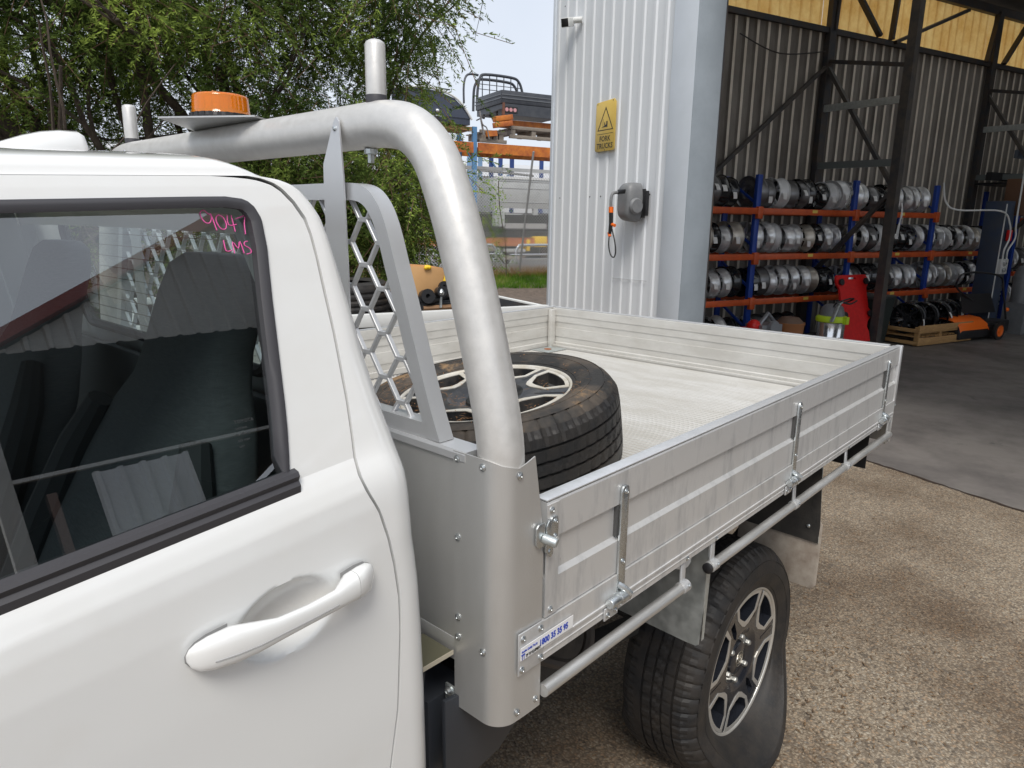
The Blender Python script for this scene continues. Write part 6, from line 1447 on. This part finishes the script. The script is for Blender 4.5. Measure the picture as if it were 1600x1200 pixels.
# ================================================================== REFLECTED WORKSHOP ACROSS THE DRIVEWAY
rb_ = thing('gabled_workshop', 'grey ribbed workshop with a red roof edge across the driveway, mirrored in the cab window', 'building', (6, -6, 0))
AP, XE = 4.35, 7.0
def gz(x): return 4.72+.55*x if x < AP else 4.72+.55*(2*AP-x)
m = M(); pts = []; x = .3
while x < XE-.2:
    pts += [(x, 0), (x+.13, 0), (x+.145, .03), (x+.185, .03), (x+.20, 0)]; x += .2
m.grid([[(x, -6.0+d, 4.95) for x, d in pts], [(x, -6.0+d, gz(x)-.10) for x, d in pts]]); m.build('gable_cladding', clad_grey, rb_, recalc=False)
m = M(); m.grid([[(x, -6.0+d, 0) for x, d in pts if x < 1.2], [(x, -6.0+d, 3.4) for x, d in pts if x < 1.2]]) if False else m.box(.3, .45, -6.1, -6, 0, 4.95); m.build('door_post', clad_grey, rb_)
for a_, b_ in (((.0, 4.72), (AP, gz(AP))), ((AP, gz(AP)), (XE, gz(XE)))):
    m = M(); m.beam((a_[0], -5.93, a_[1]), (b_[0], -5.93, b_[1]), .10, .12, (0, 0, 1)); m.build('barge_board', red_gut, rb_)
m = M(); m.add([(0, -5.9, 4.8), (AP, -5.9, gz(AP)+.08), (AP, -16, gz(AP)+.08), (0, -16, 4.8)], [(0, 1, 2, 3)]); m.add([(XE, -5.9, gz(XE)+.08), (AP, -5.9, gz(AP)+.08), (AP, -16, gz(AP)+.08), (XE, -16, gz(XE)+.08)], [(0, 1, 2, 3)]); m.build('roof', mat('roof_grey', (.3, .3, .3), .6), rb_, recalc=False)
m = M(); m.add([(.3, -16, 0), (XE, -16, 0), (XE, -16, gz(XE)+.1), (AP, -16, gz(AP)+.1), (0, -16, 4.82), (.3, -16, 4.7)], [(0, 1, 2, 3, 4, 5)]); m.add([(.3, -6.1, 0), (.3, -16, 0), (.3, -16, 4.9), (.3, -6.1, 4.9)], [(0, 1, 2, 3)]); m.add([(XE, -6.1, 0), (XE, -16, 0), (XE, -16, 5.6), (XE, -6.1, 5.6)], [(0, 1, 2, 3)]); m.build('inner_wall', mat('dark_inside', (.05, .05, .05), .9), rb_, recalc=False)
m = M(); m.box(.45, XE, -6.06, -6.02, 3.70, 3.735); m.build('door_rail', white_p, rb_)
m = M(); pts2 = [(x, d) for x, d in pts if .95 < x < 2.0]; m.grid([[(x, -5.97+d*1.5, 0) for x, d in pts2], [(x, -5.97+d*1.5, 3.62) for x, d in pts2]]); m.build('white_panel', clad, rb_, recalc=False)
m = M(); m.box(.7, .78, -6.3, -6.2, 0, 3.6); m.build('brown_post', mat('post_pink', (.30, .20, .17), .7), rb_)

# ================================================================== THE TREE
tree = thing('weeping_bottlebrush_tree', 'large drooping fine-leaved tree overhanging the yard behind the truck', 'tree', (-.2, 7.2, 0), 'b')
rt = random.Random(17); limbs = []; tips = []
def limb(p, d, r, length, depth, m):
    P_ = [Vector(p)]; d = Vector(d).normalized(); n = 7; R_ = [r]
    for i in range(n):
        d = (d + Vector((rt.gauss(0, .16), rt.gauss(0, .16), rt.gauss(.02, .10)))).normalized(); P_.append(P_[-1]+d*length/n); R_.append(r*(1-.62*(i+1)/n))
    m.tube(P_, R_, 8 if depth < 2 else 5); 
    if depth >= 2: tips.extend(P_[2:])
    if depth < 3:
        for k in range(4 if depth else 3):
            i = rt.randint(2, n); nd = (d*.7+Vector((rt.gauss(0, .6), rt.gauss(0, .6), rt.gauss(.15, .35)))).normalized(); limb(P_[i], nd, R_[i]*.72, length*.72, depth+1, m)
tmesh = M()
for (b_, d_, r_, l_) in (((-.15, 7.2, 0), (-.12, .0, 1), .20, 3.6), ((.05, 7.1, 0), (.45, -.05, 1), .16, 3.4), ((-.4, 7.3, 0), (-.5, .05, 1), .16, 3.4), ((.15, 7.3, 0), (.9, -.1, .9), .12, 3.2)):
    limb(b_, d_, r_*.8, l_, 0, tmesh)
tmesh.build('trunk', bark, tree, smooth=True, recalc=False)
# foliage: hanging sprays grouped in clumps through the crown volume
rg_ = np.random.default_rng(4)
def crown_right(z): return interp(z, [(1.2, 1.9), (1.6, 2.25), (2.2, 2.45), (2.8, 2.40), (3.1, 2.0), (3.4, 2.2), (3.7, 2.5), (4.1, 2.55), (6, 2.4), (8, 1.5)])
cl = []
for i in range(640):
    z = rg_.uniform(1.35, 6.4); u = rg_.uniform(-5.2, crown_right(z)-.25); v = rg_.uniform(5.6, 8.6)
    # thinner low on the left, where sky shows through
    if z < 2.9 and u < .4 and rg_.random() < .35: continue
    if 3.0 < z < 3.5 and u < -.6 and rg_.random() < .3: continue
    cl.append((u, v, z, rg_.uniform(.28, .6)))
for z in np.arange(1.5, 5, .11):      # ragged right edge
    cl.append((crown_right(z)-rg_.uniform(.1, .4), rg_.uniform(5.9, 7.), z, rg_.uniform(.2, .34)))
for i in range(30): cl.append((rg_.uniform(1.2, 2.25), rg_.uniform(6.0, 7.2), rg_.uniform(1.4, 2.6), .35))
NL = 0; parts_v = []; tw = M(); 
for (u, v, z, s) in cl:
    ns = int(44*(s/.4)**2)
    for q in range(ns):
        p0 = np.array([u, v, z])+rg_.normal(0, s*.42, 3); L_ = rg_.uniform(.16, .42)
        out_ = np.array([p0[0]-u, p0[1]-v, 0]); out_ /= (np.linalg.norm(out_)+1e-3); dr = out_*rg_.uniform(.2, 1.0)+rg_.normal(0, .35, 3)+np.array([0, 0, -rg_.uniform(-.15, .85)]); dr /= np.linalg.norm(dr)
        nl = int(L_*130); t = np.sort(rg_.random(nl)); sag = np.array([0, 0, -.30])
        P_ = p0 + np.outer(t, dr*L_) + np.outer(t*t, sag*L_)
        a = rg_.uniform(0, 6.283, nl); side = np.c_[np.cos(a), np.sin(a), rg_.uniform(-.5, .6, nl)]
        ld = side*.75 + dr*.8; ld /= np.linalg.norm(ld, axis=1)[:, None]; ll = rg_.uniform(.028, .062, nl)[:, None]
        wv = np.cross(ld, rg_.normal(0, 1, (nl, 3))); wv /= (np.linalg.norm(wv, axis=1)[:, None]+1e-6); wv *= rg_.uniform(.0040, .0068, nl)[:, None]
        V = np.empty((nl, 4, 3)); V[:, 0] = P_; V[:, 1] = P_+ld*ll*.45+wv; V[:, 2] = P_+ld*ll; V[:, 3] = P_+ld*ll*.45-wv; parts_v.append(V); NL += nl
        if q % 5 == 0:
            e = p0+dr*L_+sag*L_; st = p0-dr*.12+np.array([0, 0, .02]); tw.beam(st, e, .005, .005)
V = np.concatenate(parts_v).reshape(-1, 3) - BASE[tree.name]
me = bpy.data.meshes.new('crown'); nV = len(V); me.vertices.add(nV); me.vertices.foreach_set('co', V.ravel().astype(np.float32))
me.loops.add(nV); me.loops.foreach_set('vertex_index', np.arange(nV, dtype=np.int32)); me.polygons.add(NL)
me.polygons.foreach_set('loop_start', np.arange(0, nV, 4, dtype=np.int32)); me.update(calc_edges=True); me.validate(); me.materials.append(leafm)
cr = newpart('crown', me, tree); tag(cr, kind='stuff'); print('leaves', NL)
tag(tw.build('twigs', twigm, tree, recalc=False), kind='stuff')
